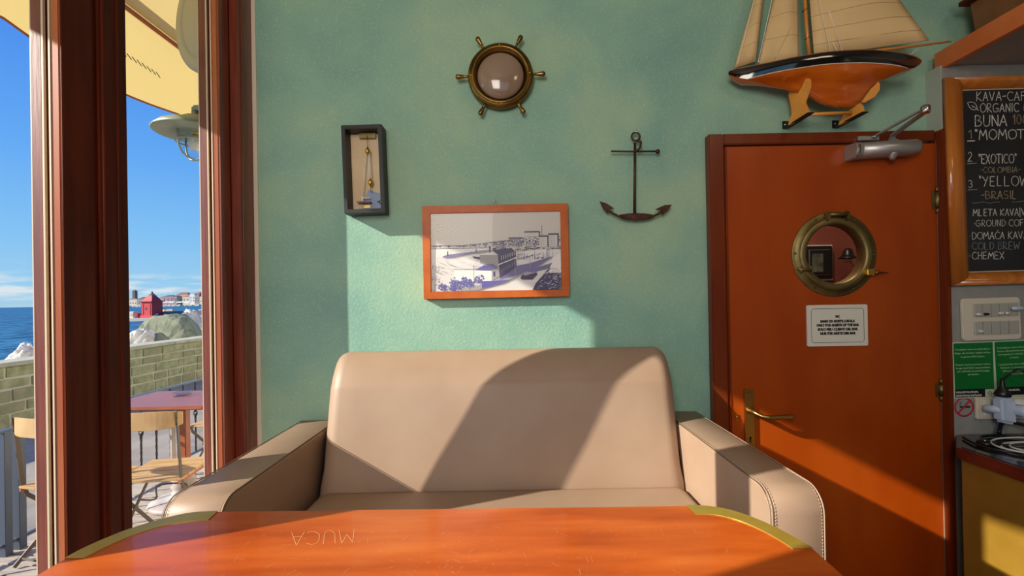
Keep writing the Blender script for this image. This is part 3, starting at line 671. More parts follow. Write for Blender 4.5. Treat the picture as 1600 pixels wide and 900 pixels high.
# ================================================================ WALL DECOR
# wheel-shaped wall light
wc = P(782, 117, 1.575)
t_ = thing('wheel_lamp', 'round brass wall lamp shaped like a ship wheel with six handles', 'lamp', (wc.x, YW, wc.z))
MB().lathe([(.09, -.035), (.114, -.035), (.116, -.01), (.114, 0), (.106, .006), (.103, .006), (.100, .010), (.096, .010), (.092, .006), (.088, -.004), (.084, -.008), (.084, -.03), (.09, -.035)], wc, 'Y', 56).build('rim', 'brass', t_)
MB().lathe([(.084, -.012)] + [(.083 * math.cos(a_), -.01 + .028 * math.sin(a_)) for a_ in [PI / 2 * i / 8 for i in range(1, 9)]], wc, 'Y', 48).build('opal_glass', 'opal', t_)
for k in range(6):
    a_ = math.radians(60 * k + 1); d0 = Vector((math.cos(a_), 0, math.sin(a_))); hs = []; rd = []
    for s_, r_ in ((.110, .0035), (.118, .004), (.120, .0055), (.122, .004), (.130, .0055), (.145, .0085), (.152, .009), (.157, .007), (.159, .002)): hs.append(wc + d0 * s_ + Vector((0, .004, 0))); rd.append(r_)
    MB().tube(hs, rd, 10).build('handle', 'brass', t_)
for k in range(4):
    a_ = math.radians(90 * k + 1); MB().lathe([(.004, 0), (.003, .003), (0, .004)], wc + Vector((.103 * math.cos(a_), -.006, .103 * math.sin(a_))), 'Y', 8).build('screw', 'bright_brass', t_)

# shadow box with a block and tackle
YB = 1.555
TL, TR, BL, BR = P(532.5, 195.5, YB), P(596, 193.5, YB), P(538, 334, YB), P(601.5, 332, YB)
bc = (TL + TR + BL + BR) / 4
t_ = thing('shadow_box', 'narrow black shadow box with brass pulleys and cord on the green wall', 'shadow box', (bc.x, YW, bc.z))
ux = (TR - TL).normalized(); uz = (TL - BL).normalized(); Wb, Hb = (TR - TL).length, (TL - BL).length
def S(u, v, d=0): return TL.lerp(TR, u).lerp(BL.lerp(BR, u), v) + Vector((0, d, 0))
dp = YW - YB - .001
fr_ = .105, .045
def frame(mb, corners, inner, y0, depth):
    vs = [c_ + Vector((0, y0, 0)) for c_ in corners] + [c_ + Vector((0, y0, 0)) for c_ in inner] + [c_ + Vector((0, y0 + depth, 0)) for c_ in corners] + [c_ + Vector((0, y0 + depth, 0)) for c_ in inner]
    fs = []
    for i in range(4):
        j = (i + 1) % 4; fs += [(i, j, 4 + j, 4 + i), (8 + j, 8 + i, 12 + i, 12 + j), (i, 8 + i, 8 + j, j), (4 + i, 4 + j, 12 + j, 12 + i)]
    return mb.add(vs, fs)
frame(MB(), [S(0, 0), S(1, 0), S(1, 1), S(0, 1)], [S(.095, .046), S(.90, .046), S(.90, .95), S(.095, .95)], 0, dp).build('box_frame', 'black_frame', t_, .0015)
MB().prism([S(.1, .05, dp - .003), S(.9, .05, dp - .003), S(.9, .95, dp - .003), S(.1, .95, dp - .003)], (0, .002, 0)).build('backing', 'box_paper', t_)
MB().prism([S(.5, .7, dp - .005), S(.9, .76, dp - .005), S(.9, .95, dp - .005), S(.3, .95, dp - .005)], (0, .0015, 0)).build('backing_sea', 'box_blue', t_)  # blue patch over the lower part of the backing
MB().prism([S(.11, .05, .004), S(.89, .05, .004), S(.89, .95, .004), S(.11, .95, .004)], (0, .001, 0)).build('glass', 'picture_glass', t_)
hk = S(.56, .09, dp - .02); q1 = S(.56, .27, dp - .02); q2 = S(.60, .63, dp - .02); q3 = S(.38, .82, dp - .02)
MB().box(hk - Vector((.03, -.004, .006)), hk + Vector((.028, .014, .012))).build('top_block', 'old_brass', t_, .001)
MB().tube([hk, q1], .001, 6).build('hook', 'old_brass', t_)
for q_ in (q1, q2):
    pb_ = MB().lathe([(.004, -.008), (.0075, -.006), (.0085, 0), (.0075, .006), (.004, .008)], q_, 'Y', 16).lathe([(.002, -.014), (.005, -.006), (.005, .008), (.002, .016)], q_, 'Z', 10)
    pb_.build('pulley', 'bright_brass', t_)
for a_, b_ in ((q1 + Vector((-.006, 0, 0)), q3), (q1 + Vector((.006, 0, 0)), q2 + Vector((.003, 0, 0))), (q2 + Vector((-.003, 0, 0)), q1 + Vector((.002, 0, -.01)))): MB().tube([a_, b_], .0016, 6).build('cord', 'rope_white', t_)
MB().box(q3 + Vector((-.02, -.004, -.012)), q3 + Vector((.03, .016, -.007))).build('base_board', 'deck_wood', t_, .001)
MB().lathe([(.007, -.007), (.004, -.003), (.004, .003), (.007, .006), (.002, .010)], q3, 'Z', 12).tube([q3 + Vector((-.008, 0, .004)), q3 + Vector((.03, 0, .006))], .002, 6).build('cleat', 'rope_white', t_)
MB().tube([q2, q2 + Vector((0, 0, -.03)), q2 + Vector((.003, 0, -.036)), q2 + Vector((.006, 0, -.03))], .001, 6).build('lower_hook', 'black_plastic', t_)
MB().prism([S(.72, .84, dp - .01), S(.9, .81, dp - .01), S(.9, .86, dp - .01), S(.8, .87, dp - .01)], (0, .003, 0)).build('boat_cutout', 'black_plastic', t_)
MB().prism([S(.46, .905, .010), S(.62, .905, .010), S(.62, .935, .010), S(.46, .935, .010)], (0, .002, 0)).build('name_plate', 'bright_brass', t_)

# framed harbour picture
YP = 1.585
c4 = [P(659, 322, YP), P(887.5, 317.5, YP), P(890, 463, YP), P(662, 468, YP)]
i4 = [P(672, 333.5, YP), P(875.5, 329.5, YP), P(878, 452.5, YP), P(673.5, 456, YP)]
ctr = sum(c4, Vector()) / 4
t_ = thing('framed_picture', 'wide wooden-framed violet print of an old harbour town above the sofa', 'picture', (ctr.x, YW, ctr.z))
frame(MB(), c4, i4, 0, YW - YP - .002).build('frame', 'frame_wood', t_, .0015)
def R4(x, y, d=0):                   # print coordinates: 160..1190 x 150..775
    u, v = (x - 160) / 1030, (y - 150) / 625
    return i4[0].lerp(i4[1], u).lerp(i4[3].lerp(i4[2], u), v) + Vector((0, .008 - d, 0))
pm = ['print_paper', 'print_white', 'print_ink', 'print_ink_mid', 'print_violet', 'print_grey']
mb = MB(); lay = [0]
def pg(pts, mi, d=None):
    lay[0] += 1
    dd = (lay[0] * .0000022 if d is None else d) + .0006
    pts = [(min(1188, max(162, x)), min(773, max(152, y))) for x, y in pts]
    mb.add([R4(x, y, dd) for x, y in pts], [tuple(range(len(pts)))], mi)
def rc(x0, y0, x1, y1, mi): pg([(x0, y0), (x1, y0), (x1, y1), (x0, y1)], mi)
mb.add([R4(150, 140), R4(1200, 140), R4(1200, 785), R4(150, 785)], [(0, 1, 2, 3)], 0)
rp_ = random.Random(11)
pg([(160, 432), (640, 432), (860, 470), (1190, 440), (1190, 775), (160, 775)], 1)
rc(160, 430, 640, 434, 2)
for i in range(130):                                     # far shore growing to the right
    x = 165 + 1000 * (i / 130) ** 1.0; k = max(0, (x - 420) / 700); y = 415 - 55 * k ** 1.0 * (1 if x < 900 else .7)
    h_ = rp_.uniform(5, 14) * (1 + 2.2 * k); w_ = rp_.uniform(6, 14) * (1 + 1.2 * k)
    rc(x, y - h_ * .5 + rp_.uniform(-6, 12), x + w_, y + h_ * .5, rp_.choice((2, 5, 3, 1, 5)))
    rc(x - 2, y - h_ * .5 - 4, x + w_ + 2, y - h_ * .5 + 1, 2 if rp_.random() < .7 else 3)
for x0, y0, x1, y1, rf in ((780, 362, 885, 425, 1), (915, 380, 990, 432, 1), (905, 318, 1025, 345, 0), (1018, 350, 1092, 430, 0), (1095, 335, 1172, 430, 0), (670, 395, 740, 440, 1)):
    rc(x0, y0, x1, y1, 5); rc(x0 - 3, y0 - 10, x1 + 3, y0, 2); rc(x1 - 10, y0, x1, y1, 3)
    for a in range(int((x1 - x0 - 14) / 13)):
        for b_ in range(int((y1 - y0 - 8) / 17)): rc(x0 + 6 + a * 13, y0 + 7 + b_ * 17, x0 + 11 + a * 13, y0 + 15 + b_ * 17, 2)
rc(905, 305, 1020, 312, 2); rc(1041, 260, 1044, 345, 2)
for i in range(300):
    x = 430 + 745 * rp_.random() ** .8; k = (x - 430) / 745; top = 405 - 62 * k; y = rp_.uniform(top + 6, 430); a = rp_.uniform(5, 13) * (.7 + k); b_ = rp_.uniform(4, 10) * (.7 + k)
    rc(x, y - b_, x + a, y, rp_.choice((1, 1, 0, 5, 3))); pg([(x - 2, y - b_), (x + a * .5, y - b_ - 4 * (.6 + k)), (x + a + 2, y - b_)], 2)
    if rp_.random() < .6: rc(x + a * .3, y - b_ * .6, x + a * .3 + 2, y - b_ * .2, 2)
    if rp_.random() < .3: rc(x + a, y - b_, x + a + 3, y, 2)
for x0, y0, x1, y1, rf in ((905, 316, 1025, 345, 0), (1018, 352, 1092, 432, 0), (1095, 338, 1172, 432, 0)):
    rc(x0, y0, x1, y1, 0); rc(x0 - 3, y0 - 8, x1 + 3, y0, 2); rc(x1 - 9, y0, x1, y1, 2)
    for a in range(int((x1 - x0 - 14) / 13)):
        for b_ in range(int((y1 - y0 - 8) / 17)): rc(x0 + 6 + a * 13, y0 + 7 + b_ * 17, x0 + 10 + a * 13, y0 + 13 + b_ * 17, 2)
for i in range(26):                                       # masts and moored boats
    x = rp_.uniform(830, 1150); h_ = rp_.uniform(30, 85); rc(x, 530 - h_, x + 1.8, 532, rp_.choice((2, 3)))
for i in range(40):
    x = rp_.uniform(640, 1180); y = rp_.uniform(432, 450); rc(x, y, x + rp_.uniform(10, 34), y + rp_.uniform(3, 9), rp_.choice((2, 2, 3)))
for i in range(30):
    x = rp_.uniform(830, 1120); y = rp_.uniform(480, 545); pg([(x, y), (x + rp_.uniform(10, 30), y - 3), (x + rp_.uniform(5, 22), y + 7)], rp_.choice((2, 3, 5)))
for i in range(150):                                      # ripples
    x = rp_.uniform(170, 540); y = rp_.uniform(500, 640); rc(x, y, x + rp_.uniform(8, 30), y + 1.6, 5)
pg([(255, 492), (300, 480), (640, 446), (640, 456), (310, 505), (255, 505)], 3); rc(290, 455, 298, 490, 2); pg([(520, 455), (640, 445), (640, 462), (520, 480)], 5); rc(515, 440, 524, 470, 3); rc(622, 418, 632, 470, 2)
pg([(486, 496), (548, 505), (545, 522), (500, 514)], 2)
pg([(820, 470), (1190, 440), (1190, 600), (1060, 560), (830, 600)], 1, .0004)
pg([(660, 690), (830, 590), (1120, 520), (960, 620), (760, 700), (520, 770), (380, 775)], 5)
pg([(700, 690), (830, 580), (940, 560), (1130, 505), (1000, 590), (860, 650)], 3)
pg([(545, 488), (690, 488), (695, 585), (600, 560), (550, 555)], 5); pg([(640, 450), (800, 437), (830, 470), (695, 490)], 2)
pg([(692, 490), (832, 460), (836, 590), (705, 680)], 2); pg([(690, 565), (830, 512), (830, 518), (690, 573)], 1)
for i in range(7):
    x = 715 + i * 17; rc(x, 496 - i * 5, x + 7, 530 - i * 6, 5); rc(x, 600 - i * 9, x + 7, 635 - i * 11, 3)
pg([(340, 600), (500, 610), (640, 615), (640, 695), (380, 700), (340, 660)], 1); pg([(505, 605), (590, 565), (630, 612)], 4); pg([(590, 562), (650, 560), (700, 600), (655, 640), (632, 612)], 3); rc(340, 599, 640, 603, 3)
pg([(640, 612), (700, 595), (700, 660), (642, 695)], 5); rc(652, 620, 668, 662, 2); rc(497, 565, 501, 690, 3)
pg([(560, 700), (770, 690), (700, 720), (560, 755)], 4)
for i in range(9): pg([(520 + i * 22, 765 - i * 4), (740 + i * 6, 700 - i * 2), (744 + i * 6, 703 - i * 2)], 3)
for cx_, cy_, r_ in ((250, 740, 32), (345, 700, 38), (380, 738, 44), (430, 690, 42), (470, 720, 36), (540, 680, 38), (330, 750, 30)):      # trees
    for i in range(34):
        a = rp_.uniform(0, 2 * PI); q = rp_.uniform(0, 1) ** .6 * r_; x, y = cx_ + q * math.cos(a), cy_ + q * .9 * math.sin(a); s_ = rp_.uniform(4, 11)
        pg([(x - s_, y), (x - s_ * .3, y - s_), (x + s_, y - s_ * .3), (x + s_ * .4, y + s_)], rp_.choice((4, 4, 4, 3)))
pg([(960, 775), (985, 720), (1060, 640), (1120, 560), (1190, 500), (1190, 775)], 2); pg([(1120, 520), (1190, 480), (1190, 640), (1090, 640)], 1)
pg([(865, 672), (890, 645), (990, 630), (1000, 650), (960, 690), (875, 688)], 2); pg([(880, 640), (960, 625), (1000, 632), (900, 660)], 5); pg([(905, 625), (960, 605), (1120, 560), (1095, 600), (960, 635)], 3)
for i in range(260):
    x = rp_.uniform(960, 1180); y = rp_.uniform(600, 770); s_ = rp_.uniform(4, 18)
    if x > 985 + (770 - y) * .45: pg([(x, y), (x + s_ * 1.6, y - s_ * .7), (x + s_ * 1.2, y - s_ * .2)], rp_.choice((1, 5, 3)))
rc(823, 520, 827, 660, 5); rc(940, 515, 944, 600, 5); rc(820, 512, 834, 520, 1)
for i in range(60):
    x = rp_.uniform(162, 225); y = rp_.uniform(560, 770); rc(x, y, x + rp_.uniform(3, 14), y + rp_.uniform(2, 6), rp_.choice((2, 5, 3)))
mb.build('print', pm, t_, fix=False)
MB().prism([q_ + Vector((0, .004, 0)) for q_ in i4], (0, .001, 0)).build('glass', 'picture_glass', t_)
hk = P(773, 316, 1.60); MB().tube([hk + Vector((-.006, 0, -.004)), hk + Vector((0, 0, .006)), hk + Vector((.006, 0, -.004))], .0009, 6).tube([hk + Vector((0, .008, .012)), hk + Vector((0, -.004, .005)), hk + Vector((0, -.006, .009))], .0012, 6).build('hanger', 'steel', t_)

# anchor
YA = 1.585
def AN(x, y, d=0): return P(920 + x / 5.293, 190 + y / 5.293, YA) + Vector((0, d, 0))
ac = AN(385, 450)
t_ = thing('anchor', 'rusty iron anchor hanging on the green wall left of the door', 'anchor', (ac.x, YW, AN(385, 820).z))
MB().tube([AN(382, 175), AN(380, 450), AN(378, 765)], [.0042, .0045, .0052], 10).build('shank', 'rust_iron', t_)
MB().tube([AN(388 + 34 * math.cos(a_), 124 + 34 * math.sin(a_)) for a_ in [2 * PI * i / 20 for i in range(20)]], .0034, 8, closed=True).build('ring', 'rust_iron', t_)
MB().tube(spline([AN(392, 165, .0), AN(425, 172, -.006), AN(420, 215, -.008), AN(402, 240, -.008), AN(375, 252, -.006)]), .0038, 8).build('shackle', 'rust_iron', t_)
MB().tube([AN(185, 246), AN(380, 248), AN(560, 246)], .0033, 8).lathe([(0, -.009), (.006, -.006), (.0085, 0), (.006, .006), (0, .009)], AN(570, 247), 'Z', 12).build('stock', 'rust_iron', t_)
MB().tube(spline([AN(165, 738), AN(210, 765), AN(290, 798), AN(390, 808), AN(490, 800), AN(560, 770), AN(615, 742)]), .0040, 8).build('arms', 'rust_iron', t_)
cr = [AN(250, 772), AN(320, 762), AN(380, 756), AN(460, 760), AN(545, 774), AN(480, 808), AN(390, 820), AN(310, 806)]
MB().prism([p_ + Vector((0, -.006, 0)) for p_ in cr], (0, .012, 0)).build('crown', 'rust_iron', t_, .002)
for f_ in ([(90, 660), (150, 680), (210, 720), (165, 728), (158, 762), (120, 720)], [(685, 688), (625, 692), (550, 725), (602, 735), (606, 775), (650, 740)]):
    MB().prism([AN(x, y, -.004) for x, y in f_], (0, .008, 0)).build('fluke', 'rust_iron', t_, .001)
MB().tube([AN(388, 100, .026), AN(388, 100, -.002), AN(388, 72, -.006)], .0018, 6).build('nail', 'steel', t_)

# ---------------------------------------------------------------- model sailing ship on brackets
def YS(px): return 1.562 - .075 * (px - 1140) / 297        # the hull is turned a little: stern nearer
def H(px, py, d=0): return P(px, py, YS(px)) + Vector((0, d, 0))
ship = thing('model_ship', 'wooden model sailing yacht with black and brown hull and tan sails over door', 'model ship', H(1290, 170))
# hull stations: px, deck y, waterline y, keel y, half beam
st = [(1138.7, 112, 117, 118.5, .002), (1146, 111.5, 123.2, 124, .012), (1162, 110.5, 129, 130, .026), (1190, 108.5, 124, 133.5, .042), (1222, 104, 120, 139, .055), (1245, 101, 117.5, 144, .060), (1262, 98.8, 115.5, 150, .063), (1280, 97, 114, 161, .064), (1300, 95.6, 113, 167, .064), (1325, 94, 112.2, 168.5, .062), (1342, 93.6, 112, 160, .059), (1356, 93.6, 112, 141, .055), (1372, 93.8, 112, 128, .050), (1390, 94, 112.8, 121.5, .042), (1405, 94.4, 114.5, 117.5, .034), (1420, 95.2, 111, 112, .024), (1432, 96, 103.5, 104.3, .012), (1438, 96.5, 99, 99.5, .004)]
SH = []
for px, yd, yw, yk, hb in st:
    dp_, wp, kp = H(px, yd), H(px, yw), H(px, yk); row = []
    dz = dp_.z - wp.z; kz_ = wp.z - kp.z
    for s_, wfrac in ((0, 1.0), (.35, 1.04), (.7, 1.0), (1.0, .93)): row.append((hb * wfrac, dp_.z - dz * s_))
    deep = kz_ > .05
    for s_, wf in ((.12, .84), (.26, .66), (.42, .38), (.58, .20), (.8, .13), (1.0, .07)) if deep else ((.25, .85), (.5, .68), (.7, .5), (.85, .32), (.95, .15), (1.0, .03)): row.append((hb * wf, wp.z - kz_ * s_))
    SH.append((dp_.x, dp_.y, row))
xs_, yc_ = None, None
nrow = len(SH[0][2]); mbB, mbW, mbL = MB(), MB(), MB()
for side in (-1, 1):
    for i in range(len(SH) - 1):
        for k in range(nrow - 1):
            q = []
            for (I, J) in ((i, k), (i + 1, k), (i + 1, k + 1), (i, k + 1)):
                X_, Y_, row = SH[I]; q.append((X_, Y_ + side * row[J][0], row[J][1]))
            (mbB if k < 3 else mbW).add(q, [(0, 1, 2, 3)], 0, True)
for mb_, a, b_ in ((mbB, 0, 3), (mbW, 3, nrow - 1)):
    pass
dk = [(X_, Y_ - row[0][0], row[0][1]) for X_, Y_, row in SH] + [(X_, Y_ + row[0][0], row[0][1]) for X_, Y_, row in SH[::-1]]
mbB.build('topsides', 'hull_black', ship); hw_ = mbW
# close the keel bottom
for i in range(len(SH) - 1):
    a, b_ = SH[i], SH[i + 1]; ra_, rb_ = a[2][-1], b_[2][-1]
    hw_.add([(a[0], a[1] - ra_[0], ra_[1]), (b_[0], b_[1] - rb_[0], rb_[1]), (b_[0], b_[1] + rb_[0], rb_[1]), (a[0], a[1] + ra_[0], ra_[1])], [(0, 1, 2, 3)])
hw_.build('underbody', 'hull_wood', ship)
MB().add(dk, [(i, i + 1, 2 * len(SH) - 2 - i, 2 * len(SH) - 1 - i) for i in range(len(SH) - 1)]).build('deck', 'deck_wood', ship)
wl = [Vector((X_, Y_ - row[3][0] - .0006, row[3][1])) for X_, Y_, row in SH[2:15]]; MB().tube(wl, .0013, 6).build('waterline', 'white_line', ship)
gw = [Vector((X_, Y_ - row[0][0], row[0][1] + .001)) for X_, Y_, row in SH]; MB().tube(gw, .0016, 6).build('gunwale', 'deck_wood', ship)
hk = [Vector((X_, Y_ - row[0][0] + .012 if row[0][0] > .014 else Y_, row[0][1] + .004)) for X_, Y_, row in SH[6:]]; MB().tube(hk, .0012, 6).build('deck_rail', 'white_line', ship)
# rudder
MB().prism([H(1370, 127, -.004), H(1374, 130, -.004), H(1374, 141, -.004), H(1366, 152, -.004), H(1350, 161, -.004), H(1345, 160, -.004), H(1358, 142, -.004)], (0, .008, 0)).build('rudder', 'stand_wood', ship, .002)
MT = H(1246, -235)
MB().tube([H(1265.5, 97), H(1260, 40), H(1254, -60), MT], [.0062, .0058, .005, .0025], 12).build('mast', 'mast_wood', ship)
for y_ in (16, 60): MB().tube([H(1265 - (97 - y_) * .094 + 4 * math.cos(a_), y_ - 2 * math.cos(a_)) + Vector((0, .0068 * math.sin(a_), 0)) for a_ in [2 * PI * i / 10 for i in range(10)]], .0009, 5, closed=True).build('mast_band', 'black_plastic', ship)
bm0, bm1 = H(1282, 92.5, -.012), H(1472, 73, -.03); MB().tube([bm0, bm0.lerp(bm1, .5), bm1], [.0035, .0048, .0028], 10).build('boom', 'mast_wood', ship)
# sails as billowed cloth
def sail(nm, corners, n_=14, bil=.02, seams=True):
    a, b_, c_ = [Vector(v) for v in corners]; vs = []; idx = {}; fs = []
    for i in range(n_ + 1):
        for j in range(n_ + 1 - i):
            u, v = i / n_, j / n_; w_ = 1 - u - v; p_ = a * w_ + b_ * u + c_ * v
            k = 27 * u * v * w_ if w_ > 0 else 0
            p_ = p_ + Vector((0, -bil * k - .004 * math.sin(u * 9 + v * 14) * min(1, k * 3), 0)); idx[(i, j)] = len(vs); vs.append(p_)
    for i in range(n_):
        for j in range(n_ - i):
            fs.append((idx[(i, j)], idx[(i + 1, j)], idx[(i, j + 1)]))
            if i + j < n_ - 1: fs.append((idx[(i + 1, j)], idx[(i + 1, j + 1)], idx[(i, j + 1)]))
    o_ = MB().add(vs, fs, 0, True).build(nm, 'sailcloth', ship)
    md = o_.modifiers.new('thickness', 'SOLIDIFY'); md.thickness = .0008
    # hem cords
    for p_, q_ in ((a, b_), (b_, c_), (c_, a)): MB().tube([p_, q_], .0009, 5).build('hem', 'thread', o_)
    if seams:
        def sp_(u, v):
            w_ = 1 - u - v; k = max(0, 27 * u * v * w_); return a * w_ + b_ * u + c_ * v + Vector((0, -bil * k - .004 * math.sin(u * 9 + v * 14) * min(1, k * 3) - .0009, 0))
        for q_ in seams:
            (u0, v0), (u1, v1) = q_; pts = [sp_(u0 + (u1 - u0) * i / 14, v0 + (v1 - v0) * i / 14) for i in range(15)]
            MB().tube(pts, .00045, 4).build('seam', 'thread', o_)
    return o_
JA = H(1243, -170, 0)
lv_ = lambda q_: [((0, q), (1 - q - .02, q - .0)) for q in q_]
sail('jib', [H(1147, 107), H(1181, 96), H(1206, -110)], seams=[((0, k), (1 - k, k)) for k in (.14, .28, .42)])
sail('staysail', [H(1184, 104), H(1248, 95.5), H(1243, -150, -.004)], seams=[((0, k), (1 - k, k)) for k in (.16, .30, .45)] + [((.35, .0), (.55, .2))], bil=.015)
sail('mainsail', [H(1269.5, 90, -.008), H(1440, 70, -.026), H(1248, -215)], bil=.03, seams=[((0, k), (1 - k, k)) for k in (.055, .125, .20, .285, .37)])
for a, b_ in (((1177, 106), (1240, -160)), ((1288, 90), (1252, -120)), ((1306, 89), (1256, -100)), ((1298, 89), (1292, 50)), ((1146, 107), (1215, -150))): MB().tube([H(*a, -.03), H(*b_, -.004)], .0011, 5).build('rigging_line', 'rope_white', ship)
MB().tube([H(1410, 94, -.02), H(1421, 84, -.03)], .0008, 5).build('sheet_cord', 'rope_white', ship)
for px in (1178, 1288, 1303): MB().lathe([(.0, -.003), (.004, 0), (.0, .004)], H(px, 104 if px < 1200 else 89, -.03), 'Z', 8).build('deck_fitting', 'steel', ship)
# stand of the ship
stand = thing('ship_stand', 'light wooden fish-shaped cradle holding the model yacht on wall brackets', 'stand', P(1270, 190, 1.53))
c1 = [(1230, 196), (1236, 178), (1234, 163), (1231, 150), (1232, 141), (1246, 146), (1252, 136), (1258, 122), (1263, 124), (1263, 136), (1258, 151), (1255, 160), (1259, 170), (1263, 179)]
MB().prism([P(x, y, 1.50 + .07 * (1263 - x) / 33) for x, y in c1], (.012, 0, 0)).build('cradle', 'stand_wood', stand, .002)
c2 = [(1308, 196), (1316, 182), (1318, 175), (1326, 172), (1329, 165), (1329, 156), (1338, 159), (1345, 166), (1347, 178)]
MB().prism([P(x, y, 1.50 + .07 * (1347 - x) / 38) for x, y in c2], (.012, 0, 0)).build('cradle', 'stand_wood', stand, .002)
MB().tube([P(1262, 179, 1.52), P(1330, 176, 1.52)], .006, 10).build('crossbar', 'stand_wood', stand)
for k, (pa_, pb_) in enumerate((((1224, 200), (1263, 179)), ((1302, 199), (1348, 178)))):
    w_ = P(pa_[0] + 2, pa_[1], 1.605); f_ = P(pb_[0], pb_[1] + 1, 1.478)
    t_ = thing('shelf_bracket', ('left', 'right')[k] + ' black metal angle bracket under the model yacht cradle', 'bracket', (w_.x, YW, w_.z))
    mb = MB().box((w_.x - .006, 1.470, w_.z - .002), (w_.x + .016, 1.606, w_.z + .001)).box((w_.x - .006, 1.606, w_.z - .002), (w_.x + .016, 1.6095, w_.z + .026)); mb.build('angle_plate', 'iron_dark', t_, .0006)
    MB().lathe([(.004, 0), (.003, .0015), (0, .002)], (w_.x + .003, 1.606, w_.z + .013), 'Y', 10).build('screw', 'steel', t_)

# ================================================================ CHALKBOARD
YC = 1.53
bo = [P(1481, 119, YC), P(1481, 119, YC) , P(1492, 446, YC)]
tl, bl = P(1481, 119, YC), P(1492, 446.5, YC); uz = (bl - tl); ux = Vector((-uz.z, 0, uz.x)).normalized() * -1
if ux.x < 0: ux = -ux
wd_ = .62; tr, br = tl + ux * wd_, bl + ux * wd_; fw = .058
dz_ = uz.normalized()
t_ = thing('chalkboard', 'black chalkboard coffee menu in a rounded honey-wood frame beside the door', 'chalkboard', (tl.x + .3, YG, (tl.z + bl.z) / 2))
cc = [tl, tr, br, bl]; inn = [tl + ux * fw + dz_ * .044, tr - ux * fw + dz_ * .044, br - ux * fw - dz_ * .044, bl + ux * fw - dz_ * .044]
rings = []
for q, yo in ((0, .022), (0.0, .008), (.15, -.004), (.4, -.012), (.65, -.010), (.88, .0), (1.0, .006), (1.0, .02)): rings.append([c_.lerp(i_, q) + Vector((0, yo, 0)) for c_, i_ in zip(cc, inn)])
for side in range(4):
    j = (side + 1) % 4; mb = MB()
    for k in range(len(rings) - 1): mb.add([rings[k][side], rings[k][j], rings[k + 1][j], rings[k + 1][side]], [(0, 1, 2, 3)], 0, True)
    mb.add([rings[-1][side], rings[-1][j], rings[0][j], rings[0][side]], [(0, 1, 2, 3)])
    for e in (side, j): mb.add([r_[e] for r_ in rings], [tuple(range(len(rings)))])
    mb.build('frame_rail', 'board_wood', t_)
YBD = YC + .012
mb = MB().prism([v + Vector((0, .012, 0)) for v in inn], (0, .004, 0)); bd = mb.build('slate', 'chalk_black', t_)
frame(MB(), inn, [inn[0] + (ux + dz_) * .003, inn[1] + (-ux + dz_) * .003, inn[2] + (-ux - dz_) * .003, inn[3] + (ux - dz_) * .003], .009, .003).build('inner_lip', 'seal', t_)
def W(px, py): return P(px, py, YBD)
def chalkline(txt, x0, x1, yb, yt, m_='chalk', wd=.0024, sl=-.012, jit=.03):
    a = W(x0, yb); b_ = W(x1, yb + sl * (x1 - x0)); h_ = W(x0 - .0, yt) - W(x0 + (.0), yb)
    strokes(txt, a, b_, h_, wd, (0, -.0006, 0), jit).build('chalk_writing', m_, bd)
chalkline('KAVA-CAFE', 1525, 1614, 158, 144)
chalkline('ORGANIC (BIO', 1531, 1626, 175.5, 162, wd=.0028)
chalkline('BUNA', 1523, 1573, 197.5, 180.5, wd=.0034)
chalkline('100', 1582, 1606, 194, 179, 'chalk_tan')
chalkline('1', 1513, 1519, 217, 203, 'chalk_tan')
chalkline('"MOMOTO"', 1523, 1622, 218, 203, wd=.0032)
chalkline('2', 1512, 1519, 252, 238); chalkline('"EXOTICO"', 1529, 1588, 255.5, 241.5, wd=.0030)
chalkline('-COLOMBIA-', 1532, 1594, 270, 261.5, 'chalk_tan', .0019)
chalkline('3', 1513, 1520, 293, 282); chalkline('"YELLOW', 1529, 1606, 291, 276, wd=.0026)
chalkline('-BRASIL', 1533, 1589, 311, 299, 'chalk_tan', .0028)
chalkline('MLETA KAVA|V', 1520, 1602, 337.5, 327, wd=.0022)
chalkline('.GROUND COFFEE', 1521, 1622, 354, 344, wd=.0019); chalkline('.DOMAČA KAVA', 1515, 1606, 374, 363, wd=.0021)
chalkline('.COLD BREW', 1515, 1593, 390, 379, 'chalk_grey', .0021); chalkline('.CHEMEX', 1515, 1569, 405, 394, wd=.0021)
def pl(pts, m_, wd=.002):
    mb = MB(); nrm = Vector((0, -1, 0))
    q = [W(*p_) + Vector((0, -.0006, 0)) for p_ in pts]
    for i in range(len(q) - 1):
        d = q[i + 1] - q[i]; s_ = d.normalized().cross(nrm) * wd / 2; mb.add([q[i] - s_, q[i + 1] - s_, q[i + 1] + s_, q[i] + s_], [(0, 1, 2, 3)])
    mb.build('chalk_drawing', m_, bd)
pl([(1511.5, 160.5), (1517, 159.5), (1522, 160.5), (1525, 164), (1527, 170), (1523, 172), (1518, 171), (1514, 167), (1511.5, 160.5)], 'chalk'); pl([(1518, 165), (1523, 168), (1529, 173)], 'chalk'); pl([(1519, 168), (1522, 166)], 'chalk')
pl([(1511, 220.5), (1523, 220)], 'chalk', .0035); pl([(1511, 256), (1526, 255)], 'chalk_tan'); pl([(1512, 297), (1527, 296)], 'chalk_tan')
pl([(1518 + i * 2, 316.5 + .8 * math.sin(i * .55)) for i in range(23)], 'chalk_grey', .0014); pl([(1581 + i * 2, 315 + .8 * math.sin(i * .55)) for i in range(12)], 'chalk_grey', .0014)

